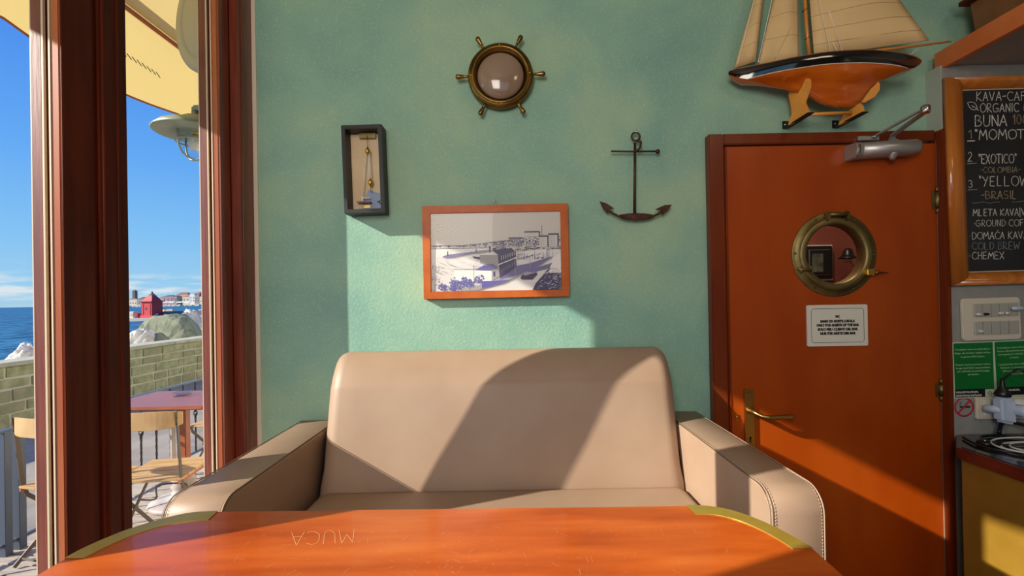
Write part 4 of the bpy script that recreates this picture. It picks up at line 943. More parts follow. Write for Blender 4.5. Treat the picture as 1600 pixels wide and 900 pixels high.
# WC sign on the door
YSN = YD - .002
a_, b_ = P(1260.5, 476.5, YSN), P(1356, 540.5, YSN)
s0, s1 = P(1260.5, 477, YSN), P(1355, 475.5, YSN); s2, s3 = P(1356, 540.5, YSN), P(1262, 541.5, YSN)
t_ = thing('toilet_sign', 'white rectangular notice with black lettering under the porthole on door', 'sign', ((s0.x + s1.x) / 2, YD, s3.z))
sxd = (s1 - s0).normalized(); sup = (s0 - s3).normalized(); ws, hs = (s1 - s0).length, (s0 - s3).length
M0 = facing(s3, sxd, sup)
def rrect(w_, h_, r_, x0=0, y0=0, n_=5):
    return [Vector((x, y, 0)) for c_ in (poly_arc(x0 + r_, y0 + r_, r_, PI, 1.5 * PI, n_), poly_arc(x0 + w_ - r_, y0 + r_, r_, 1.5 * PI, 2 * PI, n_), poly_arc(x0 + w_ - r_, y0 + h_ - r_, r_, 0, .5 * PI, n_), poly_arc(x0 + r_, y0 + h_ - r_, r_, .5 * PI, PI, n_)) for x, y in c_]
pts = [M0 @ p_ for p_ in rrect(ws, hs, .005)]
MB().prism(pts, (0, .0055, 0)).build('sign_plate', 'sign_white', t_)
bp_ = [M0 @ (p_ + Vector((0, 0, .0008))) for p_ in rrect(ws - .028, hs - .026, .01, .014, .013)]
MB().tube(bp_, .0006, 4, closed=True).build('border_line', 'ink', t_)
for i, (tx, fw_) in enumerate((('WC', .075), ('SAMO ZA GOSTE LOKALA', .575), ('ONLY FOR GUESTS OF THE BAR', .705), ('SOLO PER I CLIENTI DEL BAR', .665), ('NUR FÜR GÄSTE DER BAR', .59))):
    fy = (.715, .605, .51, .41, .31)[i]
    text_mesh('lettering', tx, .0115, 'ink', t_, M0 @ Matrix.Translation((ws * .5, hs * fy - .004, .0006)), bold=.0009, width=ws * fw_)

# ================================================================ RIGHT CORNER: switches, stickers, sockets, counter
YV = YG
def V(px, py, d=0): return P(px, py, YV - d)
# switch plate
q0, q1, q2, q3 = V(1503, 467, .012), V(1594, 462.5, .012), V(1597, 530, .012), V(1506, 533, .012)
t_ = thing('switch_plate', 'cream double socket and switch plate with clear flaps below the chalkboard', 'switch plate', ((q0.x + q1.x) / 2, YV, q3.z))
M1 = facing(q3, (q2 - q3).normalized(), (q0 - q3).normalized()); w1, h1 = (q2 - q3).length, (q0 - q3).length
MB().prism([M1 @ p_ for p_ in rrect(w1, h1, .012)], (0, .012, 0)).build('plate', 'plate_white', t_, .003)
for k, fy in enumerate((.56, .14)):
    pts = [M1 @ (p_ + Vector((0, 0, .0012))) for p_ in rrect(w1 * .74, h1 * .31, .002, w1 * .18, h1 * fy)]
    MB().prism(pts, (0, .0012, 0)).build('module_row', 'sign_white', t_, .0004)
    pts = [M1 @ (p_ + Vector((0, 0, .007))) for p_ in rrect(w1 * .75, h1 * .32, .002, w1 * .175, h1 * fy - .001)]
    MB().prism(pts, (0, .0008, 0)).build('clear_flap', 'clear_plastic', t_)
    for j in range(5):
        x_ = w1 * (.18 + .148 * j); p_ = M1 @ Vector((x_, h1 * fy, .0017)); p2 = M1 @ Vector((x_, h1 * (fy + .31), .0017)); MB().tube([p_, p2], .0007, 4).build('module_gap', 'grey_wall', t_)
for x_, y_, l_ in ((.25, .62, .02), (.63, .63, .02), (.73, .63, .012), (.27, .22, .018)):
    p_ = M1 @ Vector((w1 * x_, h1 * y_, .005)); MB().tube([p_ - Vector((l_ / 2, 0, 0)), p_ - Vector((l_ / 3, 0, 0)), p_ + Vector((l_ / 3, 0, 0)), p_ + Vector((l_ / 2, 0, 0))], [.002, .005, .005, .002], 10).build('knob', 'plug_white', t_)
p_ = M1 @ Vector((w1 * .35, h1 * .625, .0055)); MB().tube([p_, p_ + Vector((.012, 0, 0)), p_ + Vector((.016, 0, 0))], [.005, .004, .001], 8).build('black_key', 'black_plastic', t_)
p_ = M1 @ Vector((w1 * .86, h1 * .74, .014)); MB().tube([p_ - Vector((.018, 0, 0)), p_ - Vector((.014, 0, 0)), p_ + Vector((.014, 0, 0)), p_ + Vector((.020, 0, 0))], [.003, .007, .007, .004], 12).build('cable_plug', 'plug_bluish', t_)
# green stickers
def sticker(x0, y0, x1, y1, x2, y2, x3, y3, lines, lab, small):
    a, b_, c_, d0 = [P(x, y, YV - .0015) for x, y in ((x0, y0), (x1, y1), (x2, y2), (x3, y3))]
    t_ = thing('notice_sticker', lab, 'sticker', ((a.x + b_.x) / 2, YV, d0.z)); M2 = facing(d0, (c_ - d0).normalized(), (a - d0).normalized()); w_, h_ = (c_ - d0).length, (a - d0).length
    MB().prism([M2 @ p_ for p_ in rrect(w_, h_, .004)], (0, .0012, 0)).build('sticker_border', 'sticker_edge', t_)
    MB().prism([M2 @ (p_ + Vector((0, 0, .0003))) for p_ in rrect(w_ - .007, h_ - .007, .003, .0035, .0035)], (0, .0003, 0)).build('green_field', 'sticker_green', t_)
    MB().prism([M2 @ (p_ + Vector((0, 0, .0005))) for p_ in rrect(w_ - .007, h_ * .145, .0005, .0035, .0035)], (0, .0002, 0)).build('black_band', 'sticker_black', t_)
    for i, (tx, fx, fy, fw_) in enumerate(lines): text_mesh('lettering', tx, .0085, 'sticker_text', t_, M2 @ Matrix.Translation((w_ * fx, h_ * fy, .0006)), bold=.0002, width=w_ * fw_, extrude=.0001)
    for i, tx in enumerate(small): text_mesh('lettering', tx, .0085, 'sign_white', t_, M2 @ Matrix.Translation((.006, h_ * (.095 - .06 * i), .0008)), align='LEFT', bold=.0003, extrude=.0001, width=w_ * (.55, .62)[i])
    if len(small) > 1:
        MB().prism([M2 @ (p_ + Vector((0, 0, .0008))) for p_ in rrect(w_ * .22, h_ * .13, .0005, w_ * .75, .004)], (0, .0002, 0)).build('icon_field', 'sticker_edge', t_)
        c0 = Vector((w_ * .86, .004 + h_ * .062, .001)); pts = [M2 @ (c0 + Vector((.0062 * math.sin(a_), .0062 * math.cos(a_), 0))) for a_ in [math.radians(35 + 290 * i / 14) for i in range(15)]]
        MB().tube(pts, .0008, 5).tube([M2 @ (c0 + Vector((0, .001, 0))), M2 @ (c0 + Vector((0, .008, 0)))], .0008, 5).build('power_icon', 'ink', t_)
    return t_
sl_ = [('Prodajalec mora za dobavljeno', .48, .855, .84), ('blago ali storitev izdati račun', .48, .79, .86), ('in ga izročiti kupcu.', .48, .725, .58), ('Kupec mora prevzeti račun', .48, .585, .84), ('in ga zadržati neposredno', .48, .525, .82), ('po odhodu iz poslovnega', .48, .468, .78), ('prostora.', .48, .41, .26)]
sticker(1490, 535, 1553, 533, 1555.5, 621, 1491, 623, sl_, 'left green notice sticker with black strip and power icon below switch plate', ['VKLOPI RAZUM,', 'ZAHTEVAJ RAČUN!'])
sl2 = [('Il venditore deve rilasciare la', .5, .86, .84), ('fattura all\'acquirente per i beni', .5, .80, .84), ('consegnati o i servizi forniti', .5, .74, .82), ('a esso.', .5, .68, .22), ('L\'acquirente deve ritirare la', .5, .56, .82), ('fattura e conservarla', .5, .50, .72), ('all\'uscita dal locale', .5, .44, .62), ('commerciale.', .5, .385, .4)]
sticker(1554.5, 533, 1618, 531, 1620, 617, 1556.5, 620, sl2, 'right green notice sticker cut by the frame edge below the switch plate', ['VKLOPI RAZUM,'])
# no smoking sticker
c_ = P(1506.5, 636, YV - .0015); t_ = thing('no_smoking_sticker', 'round red no-smoking sticker under the green notices', 'sticker', (c_.x, YV, c_.z - .035))
MB().lathe([(.028, 0), (.028, .0006), (.034, .0006), (.034, 0), (.028, 0)], c_ + Vector((0, .001, 0)), 'Y', 36).build('red_ring', 'sign_red', t_)
d0 = Vector((.7, 0, .72)).normalized(); s_ = Vector((d0.z, 0, -d0.x)) * .0028; MB().prism([c_ - d0 * .03 - s_, c_ + d0 * .03 - s_, c_ + d0 * .03 + s_, c_ - d0 * .03 + s_], (0, .001, 0)).build('red_bar', 'sign_red', t_)
MB().box(c_ + Vector((-.014, .0003, -.003)), c_ + Vector((.022, .001, .003))).build('cigarette', 'ink', t_)
MB().tube([c_ + Vector((-.016, 0, .006)), c_ + Vector((-.010, 0, .010)), c_ + Vector((-.016, 0, .014)), c_ + Vector((-.008, 0, .018))], .0009, 5).build('smoke', 'ink', t_)
# lower socket with adapter and plugs
a, b_ = V(1526, 621, .012), V(1553, 655, .012)
t_ = thing('wall_socket', 'cream wall socket under the green stickers above the counter', 'socket', ((a.x + b_.x) / 2, YV, b_.z))
MB().prism([(x, YV - .014, z) for x, z in ((a.x, a.z), (b_.x + .12, a.z), (b_.x + .12, b_.z), (a.x, b_.z))], (0, .0138, 0)).build('plate', 'plate_white', t_, .004)
MB().box((a.x + .022, YV - .017, b_.z + .014), (b_.x + .10, YV - .013, a.z - .012)).build('socket_face', 'sign_white', t_, .001)
c0 = P(1569, 640, 1.50)
t_ = thing('plug_adapter', 'bluish-white three-way plug adapter in the lower wall socket', 'adapter', (c0.x, YV, c0.z))
MB().tube([c0 + Vector((-.035, .03, -.002)), c0 + Vector((-.018, .0, 0)), c0 + Vector((0, -.0, 0))], [.012, .014, .012], 14).build('socket_plug', 'plug_bluish', t_)
MB().prism([c0 + Vector(v) for v in ((-.028, -.022, .046), (.022, -.022, .040), (.024, -.022, -.048), (-.024, -.022, -.040))], (0, .04, 0)).build('adapter_body', 'plug_bluish', t_, .009)
c1_ = c0 + Vector((.03, -.03, .002))
MB().lathe([(.018, -.03), (.020, .0), (.022, .008), (.018, .008), (.016, -.004), (.0, -.006)], (0, 0, 0), 'Y', 24, M=Matrix.Translation(c1_) @ Matrix.Rotation(math.radians(25), 4, 'Z')).build('adapter_spout', 'plug_bluish', t_)
for s_ in (-1, 1): MB().tube([c1_ + Vector((.006 + s_ * .006, -.004, 0)), c1_ + Vector((.006 + s_ * .006, .004, 0))], .0022, 8).build('pin_hole', 'black_plastic', t_)
t_ = thing('black_plug', 'black plug pushed into the top of the white adapter', 'plug', c0 + Vector((-.004, 0, .045)))
MB().lathe([(.020, .0), (.022, .008), (.016, .02), (.008, .03), (.006, .05), (.005, .06)], c0 + Vector((-.004, 0, .044)), 'Z', 16).build('plug_body', 'black_plastic', t_)
MB().tube(spline([c0 + Vector((-.004, 0, .10)), c0 + Vector((.02, -.02, .135)), c0 + Vector((.08, .01, .125)), c0 + Vector((.13, .02, .08)), c0 + Vector((.15, .03, .0)), c0 + Vector((.16, .02, -.09))]), .0035, 8).build('cable', 'black_plastic', t_)
c2_ = P(1594, 632, 1.52); t_ = thing('white_plug', 'rounded white plug at the right frame edge beside the adapter', 'plug', c2_)
MB().lathe([(.006, .045), (.014, .040), (.021, .022), (.022, .0), (.021, -.02), (.012, -.03)], c2_, 'X', 20).build('plug_body', 'plug_white', t_)

# counter
CZ = .98; XC = 1.408
outl = [(XC, .25), (XC, 1.43), (1.53, YG - .001), (2.499, YG - .001), (2.499, .25)]
counter = thing('bar_counter', 'bar counter with black top, red-brown edge and ochre front panel', 'counter', (1.9, 1.0, 0))
MB().prism([(x, y, CZ - .035) for x, y in outl], (0, 0, .035)).build('counter_edge', 'counter_wood', counter, .002)
o2 = [(x + (.012 if x < 2 else -.002), y - (.004 if y > 1 else -.01)) for x, y in outl]
MB().prism([(x, y, CZ - .002) for x, y in o2], (0, 0, .004)).build('worktop', 'black_top', counter)
o3 = [(x + (.014 if x < 2 else -.002), y + (.02 if y < 1 else -.002)) for x, y in outl]
MB().prism([(x, y, .0) for x, y in o3], (0, 0, CZ - .038)).build('front_panel', 'ochre_panel', counter)
MB().box((XC + .006, .27, 0), (XC + .016, 1.42, .09)).build('kickboard', 'counter_wood', counter)
# cables lying on the counter
t_ = thing('white_cable_coil', 'coil of thin white cable lying on the black counter top', 'cable', (1.60, 1.38, CZ))
for k, (rx, ry) in enumerate(((.11, .07), (.09, .055), (.135, .09))):
    MB().tube([(1.63 + rx * math.cos(a_) , 1.38 + ry * math.sin(a_), CZ + .006 + .004 * k) for a_ in [2 * PI * i / 40 for i in range(40)]], .0028, 8, closed=True).build('loop', 'plug_white', t_)
t_ = thing('black_cable', 'tangle of black cable across the counter top', 'cable', (1.62, 1.42, CZ))
MB().tube(spline([(1.50, 1.50, CZ + .008), (1.47, 1.42, CZ + .008), (1.50, 1.36, CZ + .008), (1.60, 1.33, CZ + .018), (1.72, 1.40, CZ + .02), (1.66, 1.50, CZ + .01), (1.56, 1.50, CZ + .008), (1.54, 1.42, CZ + .008), (1.66, 1.34, CZ + .022), (1.80, 1.36, CZ + .01)]), .0042, 8).build('cord', 'black_plastic', t_)
MB().tube(spline([(1.62, 1.50, CZ + .02), (1.66, 1.52, CZ + .05), (1.72, 1.50, CZ + .04), (1.70, 1.44, CZ + .02), (1.62, 1.40, CZ + .026), (1.55, 1.34, CZ + .006)]), .006, 8).build('cord', 'black_plastic', t_)
t_ = thing('remote_puck', 'small black gadget lying at the left end of the counter', 'gadget', (1.50, 1.45, CZ))
MB().lathe([(.022, .002), (.023, .008), (.018, .014), (0, .015)], (1.512, 1.44, CZ + .002), 'Z', 20).build('gadget_body', 'black_plastic', t_)
MB().lathe([(.004, .0), (.003, .003), (0, .004)], (1.505, 1.436, CZ + .016), 'Z', 10).build('indicator', 'steel', t_)

# shelf with orange edge board, crate on top
SXL = 1.512
t_ = thing('wall_shelf', 'deep shelf with orange wooden edge board above the chalkboard', 'shelf', (2.0, 1.1, 2.262))
MB().box((SXL, .35, 2.255), (SXL + .02, YG + .03, 2.318)).build('edge_board', 'beam_wood', t_, .001)
MB().box((SXL + .021, .35, 2.264), (2.499, YW - .001, 2.300)).build('shelf_board', 'grey_wall', t_)
ca, cb = P(1552, 34, 1.50), P(1542, -8, 1.50)
t_ = thing('wooden_crate', 'brown wooden box standing on the shelf in the top right corner', 'box', (ca.x + .1, 1.42, 2.301))
zc0 = 2.301; x0 = 1.62
bt = [(x0, 1.30, zc0), (x0 + .3, 1.30, zc0), (x0 + .3, 1.54, zc0), (x0, 1.54, zc0)]
mb = MB(); top_ = [(x - .035 if x < 1.7 else x, y, zc0 + .22) for x, y, z in bt]
mb.add(bt + top_, [(0, 3, 2, 1), (4, 5, 6, 7), (0, 1, 5, 4), (1, 2, 6, 5), (2, 3, 7, 6), (3, 0, 4, 7)]); mb.build('box_body', 'crate_wood', t_, .004)
MB().box((x0 - .055, 1.29, zc0 + .16), (x0 + .31, 1.55, zc0 + .175)).build('box_lid_edge', 'dark_wood', t_, .002)

# ================================================================ OUTSIDE: terrace
DZ = -.06
deck = thing('terrace_deck', 'sun-bleached wooden plank terrace floor outside the window', 'deck', (-2.1, 4.0, DZ))
bx('joist_bed', (-3.3, -1.0, DZ - .12), (-1.06, 7.2, DZ - .03), 'iron_dark', deck)
rd_ = random.Random(5); yy = 1.5; base_me = None
while yy < 6.9:
    w_ = .092; sl = -.10
    vs = []; z_ = DZ + rd_.uniform(-.002, .001)
    bmv = MB(); x0, x1 = -3.28, -1.065
    q = [(x0, yy + sl * (x0 + 2.2) , z_), (x1, yy + sl * (x1 + 2.2), z_), (x1, yy + w_ + sl * (x1 + 2.2), z_), (x0, yy + w_ + sl * (x0 + 2.2), z_)]
    bmv.prism(q, (0, 0, -.028)).build('plank', 'deck_plank', deck, .003); yy += w_ + .009
bx('plank', (-3.28, -1.0, DZ - .03), (-1.065, 1.38, DZ - .001), 'deck_plank', deck)['kind'] = 'stuff'

# railing of the terrace
RX, RZ = -3.17, .72
rail = thing('terrace_railing', 'blue-grey metal railing with twisted iron balusters along the terrace edge', 'railing', (RX, 4.0, DZ))
MB().box((RX - .022, 1.4, RZ - .012), (RX + .022, 7.0, RZ)).build('top_rail', 'rail_metal', rail, .002)
MB().box((RX - .012, 1.4, .0), (RX + .012, 7.0, .018)).build('bottom_rail', 'rail_metal', rail, .002)
for y_ in (2.79, 2.87, 4.72, 6.6): MB().box((RX - .022, y_ - .022, DZ), (RX + .022, y_ + .022, RZ - .012)).build('rail_post', 'rail_metal', rail, .002)
tw = MB(); n_ = 44; vs = []
for i in range(n_ + 1):
    z_ = .018 + (RZ - .03) * i / n_; a_ = i * .42; k = 1 + 1.3 * math.exp(-((i - 24) / 2.0) ** 2)
    for c_ in range(4): an = a_ + c_ * PI / 2; vs.append((.0085 * k * math.cos(an), .0085 * k * math.sin(an), z_))
tw.add(vs, [(i * 4 + c_, i * 4 + (c_ + 1) % 4, i * 4 + 4 + (c_ + 1) % 4, i * 4 + 4 + c_) for i in range(n_) for c_ in range(4)])
b0_ = tw.build('baluster', 'iron_dark', None); b0_.parent = rail
yy = 1.52; first = True
while yy < 6.95:
    if min(abs(yy - p_) for p_ in (2.79, 2.87, 4.72, 6.6)) > .05:
        o_ = b0_ if first else b0_.copy()
        if not first: C.objects.link(o_)
        o_.parent = rail; o_.location = Vector((RX, yy, 0)) - Vector(rail.location); first = False
    yy += .1635

# patio table with glass ashtray
PT = thing('patio_table', 'dark reddish wooden patio table on a white turned foot', 'table', (-2.58, 3.5, DZ))
MB().box((-3.05, 3.24, .712), (-2.25, 3.84, .74)).build('tabletop', 'patio_wood', PT, .008)
MB().box((-2.66, 3.3, .695), (-2.50, 3.78, .711)).build('under_bracket', 'rail_metal', PT, .003)
MB().box((-2.615, 3.47, .22), (-2.545, 3.53, .695)).build('leg', 'patio_wood', PT, .006)
MB().box((-2.675, 3.48, .22), (-2.655, 3.52, .695)).build('tube', 'white_stone', PT, .004)
MB().lathe([(0, 0), (.225, 0), (.232, .012), (.225, .03), (.16, .045), (.10, .055), (.07, .06), (.085, .085), (.07, .105), (.088, .13), (.07, .155), (.08, .18), (.06, .205), (.05, .23), (.0, .235)], (-2.58, 3.5, DZ), 'Z', 32).build('base', 'white_stone', PT)
ac_ = G(285, 617.5, .742); t_ = thing('ashtray', 'small round clear glass ashtray on the patio table', 'ashtray', (ac_.x, ac_.y, .7405))
MB().lathe([(0, .006), (.05, .006), (.056, .03), (.064, .032), (.066, .026), (.060, .0), (0, 0)], (ac_.x, ac_.y, .7405), 'Z', 24).build('bowl', 'lamp_glass', t_)
for k in range(4):
    a_ = PI / 4 + k * PI / 2; MB().lathe([(.0, -.004), (.007, 0), (0, .006)], (ac_.x + .06 * math.cos(a_), ac_.y + .06 * math.sin(a_), .772), 'Z', 8).build('rest', 'clear_plastic', t_)

# folding bistro chairs (local frame: facing +y)
def make_chair(label):
    c = thing('folding_chair', label, 'chair', (0, 0, 0), 'folding bistro chairs on the terrace')
    W2 = .185
    def lp(mb, nm, m_, bev=0):
        o_ = mb.build(nm, m_, None, bev); o_.parent = c; return o_
    for i, (a, b_) in enumerate(((-.20, -.125), (-.118, -.045), (-.038, .035), (.042, .115), (.122, .20))):
        MB_ = MB().box((-W2 - .012, a, .447), (W2 + .012, b_, .463)); lp(MB_, 'slat', 'chair_wood', .003)
    for s_ in (-1, 1): lp(MB().box((s_ * W2 - .006, -.2, .430), (s_ * W2 + .006, .2, .446)), 'seat_rail', 'chair_edge')
    pts = []
    for t in range(15):
        u = -1 + 2 * t / 14; pts.append((u * (W2 + .028), -.255 + .05 * u * u * abs(u) - 0.0, 0))
    mb = MB(); vs = []
    for (x, y, _) in pts:
        e_ = abs(x) / (W2 + .028); zt2 = .885 - .016 * e_ ** 4; zb2 = .775 + .020 * e_ ** 6
        vs += [(x, y, zb2), (x, y, zt2), (x * .985, y + .013, zt2), (x * .985, y + .013, zb2)]
    n_ = len(pts); mb.add(vs, [(4 * i + k, 4 * i + (k + 1) % 4, 4 * i + 4 + (k + 1) % 4, 4 * i + 4 + k) for i in range(n_ - 1) for k in range(4)] + [(0, 1, 2, 3), (4 * n_ - 1, 4 * n_ - 2, 4 * n_ - 3, 4 * n_ - 4)])
    lp(mb, 'backrest', 'chair_wood', .002)
    for s_ in (-1, 1):
        x = s_ * (W2 + .004)
        def flat(p_, nm):
            mb = MB(); p_ = [Vector(q) for q in p_]; vs = []
            for i, q in enumerate(p_):
                d = (p_[min(i + 1, len(p_) - 1)] - p_[max(i - 1, 0)]).normalized(); n2 = Vector((0, d.z, -d.y)) * .011
                vs += [q + n2 + Vector((-.003, 0, 0)), q + n2 + Vector((.003, 0, 0)), q - n2 + Vector((.003, 0, 0)), q - n2 + Vector((-.003, 0, 0))]
            m_ = len(p_); mb.add(vs, [(4 * i + k, 4 * i + (k + 1) % 4, 4 * i + 4 + (k + 1) % 4, 4 * i + 4 + k) for i in range(m_ - 1) for k in range(4)] + [(0, 1, 2, 3), (4 * m_ - 1, 4 * m_ - 2, 4 * m_ - 3, 4 * m_ - 4)])
            return lp(mb, nm, 'chair_metal')
        flat([(x, -.222, .875), (x, -.212, .78), (x, -.185, .47), (x, -.165, .40), (x, .215, 0.0)], 'leg')
        flat([(x - s_ * .010, .185, .445), (x - s_ * .010, .17, .40), (x - s_ * .010, -.235, 0.0)], 'leg')
        lp(MB().lathe([(.006, 0), (.004, .004), (0, .005)], (x, -.225, .84), 'Y', 8).lathe([(.006, 0), (.004, .004), (0, .005)], (x, -.223, .80), 'Y', 8), 'bolt', 'iron_dark')
    lp(MB().tube([(-W2, -.20, .035), (W2, -.20, .035)], .006, 8), 'stretcher', 'chair_metal')
    lp(MB().tube([(-W2, .19, .03), (W2, .19, .03)], .006, 8), 'stretcher', 'chair_metal')
    lp(MB().tube(spline([(-W2, .05, .25), (-W2 * .5, .05, .25), (-W2 * .45, .06, .33), (W2 * .45, .06, .33), (W2 * .5, .05, .25), (W2, .05, .25)]), .005, 8), 'crossbar', 'chair_metal')
    return c
def dup(root, label):
    r_ = root.copy(); C.objects.link(r_); r_['label'] = label
    for ch in list(root.children):
        c_ = ch.copy(); C.objects.link(c_); c_.parent = r_
    return r_
ch1 = make_chair('light wooden folding chair in front of the patio table, seen whole between window posts')
for o_, (x, y, rz) in ((ch1, (-2.27, 2.92, 8)), (dup(ch1, 'light wooden folding chair by the railing, leftmost and half hidden by window post'), (-2.72, 2.82, -14)), (dup(ch1, 'light wooden folding chair behind the patio table, only its seat and legs showing'), (-2.66, 4.13, 176))):
    o_.location = (x, y, DZ + .012); o_.rotation_euler = (0, 0, math.radians(rz))

# street and sea wall
o = sbox('ground_street', (-7.0, -4, -.26), (-3.3, 16, -.2), 'asphalt'); o.name = 'floor_street'
WX, WZ0, WZ1 = -7.0, -.2, .66
sw = thing('sea_wall', 'long greenish stone block wall between street and breakwater rocks', 'wall', (WX - .2, 8, WZ0))
bx('mortar_core', (WX - .36, 2.5, WZ0), (WX - .012, 15.5, WZ1), 'mortar', sw)
rw = random.Random(9); nst = 0
hs_ = [.20, .16, .18, .15, .17]; z_ = WZ0
for h_ in hs_:
    y_ = 3.0 + rw.uniform(0, .3)
    while y_ < 15 and nst < 280:
        l_ = rw.uniform(.28, .66); g_ = .012; x_ = WX + rw.uniform(-.004, .012)
        j_ = lambda: rw.uniform(-.008, .008)
        q = [(x_, y_ + g_ + j_(), z_ + g_ + j_()), (x_, y_ + l_ - g_ + j_(), z_ + g_ + j_()), (x_, y_ + l_ - g_ + j_(), z_ + h_ - g_ + j_()), (x_, y_ + g_ + j_(), z_ + h_ - g_ + j_())]
        MB().prism(q, (-.05, 0, 0)).build('stone', rw.choice(('wall_stone', 'wall_stone', 'wall_stone_b')), sw, .008); y_ += l_; nst += 1
    z_ += h_
y_ = 2.6
while y_ < 15.4:
    l_ = rw.uniform(.9, 1.3); bx('coping_slab', (WX - .42, y_ + .006, WZ1), (WX + .04, y_ + l_ - .006, WZ1 + .062 + rw.uniform(-.004, .004)), 'coping', sw, .006); y_ += l_

# breakwater boulders
def rock(cx, cy, cz, sx, sy, sz, seed, m_, label, rough=.42, det=5):
    bm = bmesh.new(); bmesh.ops.create_icosphere(bm, subdivisions=det, radius=1)
    off = Vector((seed * 7.3, seed * 3.1, seed * 1.7)); rn = random.Random(seed)
    pl_ = [(Vector((rn.gauss(0, 1), rn.gauss(0, 1), rn.gauss(0, .7) + .3)).normalized(), rn.uniform(.62, .9)) for _ in range(11)]
    for v in bm.verts:
        n_ = v.co.normalized(); r_ = 1.0
        for d, k in pl_:
            q = n_.dot(d)
            if q > 0: r_ = min(r_, k / q)
        r_ *= 1 + rough * .22 * noise.noise(n_ * 2.3 + off) + rough * .12 * noise.noise(n_ * 6 + off) + rough * .07 * noise.noise(n_ * 14 + off) - rough * .10 * abs(noise.noise(n_ * 9 + off))
        v.co = Vector((n_.x * sx, n_.y * sy, n_.z * sz)) * r_
    me = bpy.data.meshes.new('boulder'); bm.to_mesh(me); bm.free(); me.materials.append(MATS[m_])
    o_ = bpy.data.objects.new('boulder', me); C.objects.link(o_); o_.location = (cx, cy, cz); return tag(o_, label, 'rock', 'breakwater boulders behind the sea wall')
def RK(px, ytop, Y, w, hgt, seed, m_, label, **k):
    t_ = P(px, ytop, Y); rock(t_.x, Y, t_.z - hgt * .88, w, w * 1.1, hgt, seed, m_, label, **k)
RK(276, 494, 12.0, 1.05, 1.5, 3, 'rock_green', 'large smooth grey-green boulder, the biggest right behind the sea wall', rough=.25)
RK(238, 497, 12.9, .62, 1.3, 5, 'rock_white', 'craggy white boulder left of and behind the grey-green one')
RK(312, 486, 14.0, .95, 1.9, 8, 'rock_white', 'tall rough white boulder at the right edge of the window view', rough=.6)
RK(222, 523, 10.6, .62, .9, 12, 'rock_white', 'low pale boulder at the left foot of the grey-green one')
RK(250, 527, 10.9, .35, .8, 13, 'rock_green', 'small grey boulder wedged under the white one')
RK(42, 545, 8.3, .42, .8, 17, 'rock_white', 'single beige boulder showing above the wall in the left window gap')
RK(8, 560, 8.0, .35, .6, 21, 'rock_white', 'small beige boulder at the far left frame edge above the wall')
o_ = MB().add([(-7.45, 0, .1), (-7.45, 20, .1), (-12.8, 20, -1.9), (-12.8, 0, -1.9)], [(0, 1, 2, 3)]).build('rubble_slope', 'rock_white'); tag(o_, 'pale rubble slope below the breakwater boulders', 'rubble', None, 'stuff')

# sea
SZ = -1.0
o_ = MB().add([(-9.5, -3000, SZ), (-9.5, 9000, SZ), (-7000, 9000, SZ), (-7000, -3000, SZ)], [(0, 1, 2, 3)]).build('sea', 'sea_water'); tag(o_, 'blue rippled sea reaching to the horizon', 'sea', None, 'stuff')

# lighthouse on its mole
LY = 70.0; lb = P(238, 496.5, LY); u_ = LY / F
pierz = lb.z
mole = thing('mole', 'low grey stone mole carrying the red lighthouse', 'pier', (lb.x, LY, SZ))
MB().box((P(203, 497, LY).x, LY - 1.6, SZ - .5), (P(262, 497, LY).x, LY + 3, pierz)).build('platform', 'pier_pale', mole, .05)
MB().box((P(249, 490, LY).x, LY + .6, SZ - .5), (P(330, 490, LY).x, LY + 3.0, P(265, 486.5, LY).z)).build('parapet', 'pier_grey', mole, .05)
MB().box((P(250, 490, LY).x, LY + .1, SZ - .5), (P(330, 490, LY).x, LY + .6, P(265, 493.5, LY).z)).build('quay_edge', 'pier_pale', mole, .05)
MB().box((P(247, 490, LY).x, LY - .6, pierz), (P(250, 490, LY).x, LY - .3, P(248, 489.5, LY).z)).build('bollard', 'pier_pale', mole, .03)
MB().box((P(210, 490, LY).x, LY + .2, pierz), (P(229, 490, LY).x, LY + .8, P(215, 489.5, LY).z)).build('red_parapet', 'light_red', mole, .03)
rm = random.Random(4)
for i in range(16):
    px = rm.choice((rm.uniform(203, 212), rm.uniform(250, 318))); p_ = P(px, 487 if px > 220 else 491, LY + (4 if px > 220 else 0)); r_ = rm.uniform(.25, .5)
    bm = MB(); vs = [(p_.x + r_ * a * rm.uniform(.7, 1.1), p_.y + r_ * b_ * rm.uniform(.7, 1.1), (p_.z + (r_ * .9 if c_ > 0 else -1.2)) * 1) for a in (-1, 1) for b_ in (-1, 1) for c_ in (-1, 1)]
    bm.add(vs, [(0, 1, 3, 2), (4, 6, 7, 5), (0, 4, 5, 1), (2, 3, 7, 6), (0, 2, 6, 4), (1, 5, 7, 3)]).build('riprap_stone', 'rock_white', mole, .08)
lh = thing('lighthouse', 'small square red lighthouse with pyramid roof and grey lantern cap', 'lighthouse', (lb.x, LY, pierz))
Mr = Matrix.Translation((lb.x, LY, pierz)) @ Matrix.Rotation(math.radians(-8), 4, 'Z')
def LB(w0, w1, z0, z1, m_, nm, bev=.01):
    vs = [Mr @ Vector((x * w_, y * w_, z_)) for z_, w_ in ((z0, w0), (z1, w1)) for x, y in ((-1, -1), (1, -1), (1, 1), (-1, 1))]
    return MB().add(vs, [(0, 3, 2, 1), (4, 5, 6, 7), (0, 1, 5, 4), (1, 2, 6, 5), (2, 3, 7, 6), (3, 0, 4, 7)]).build(nm, m_, lh, bev)
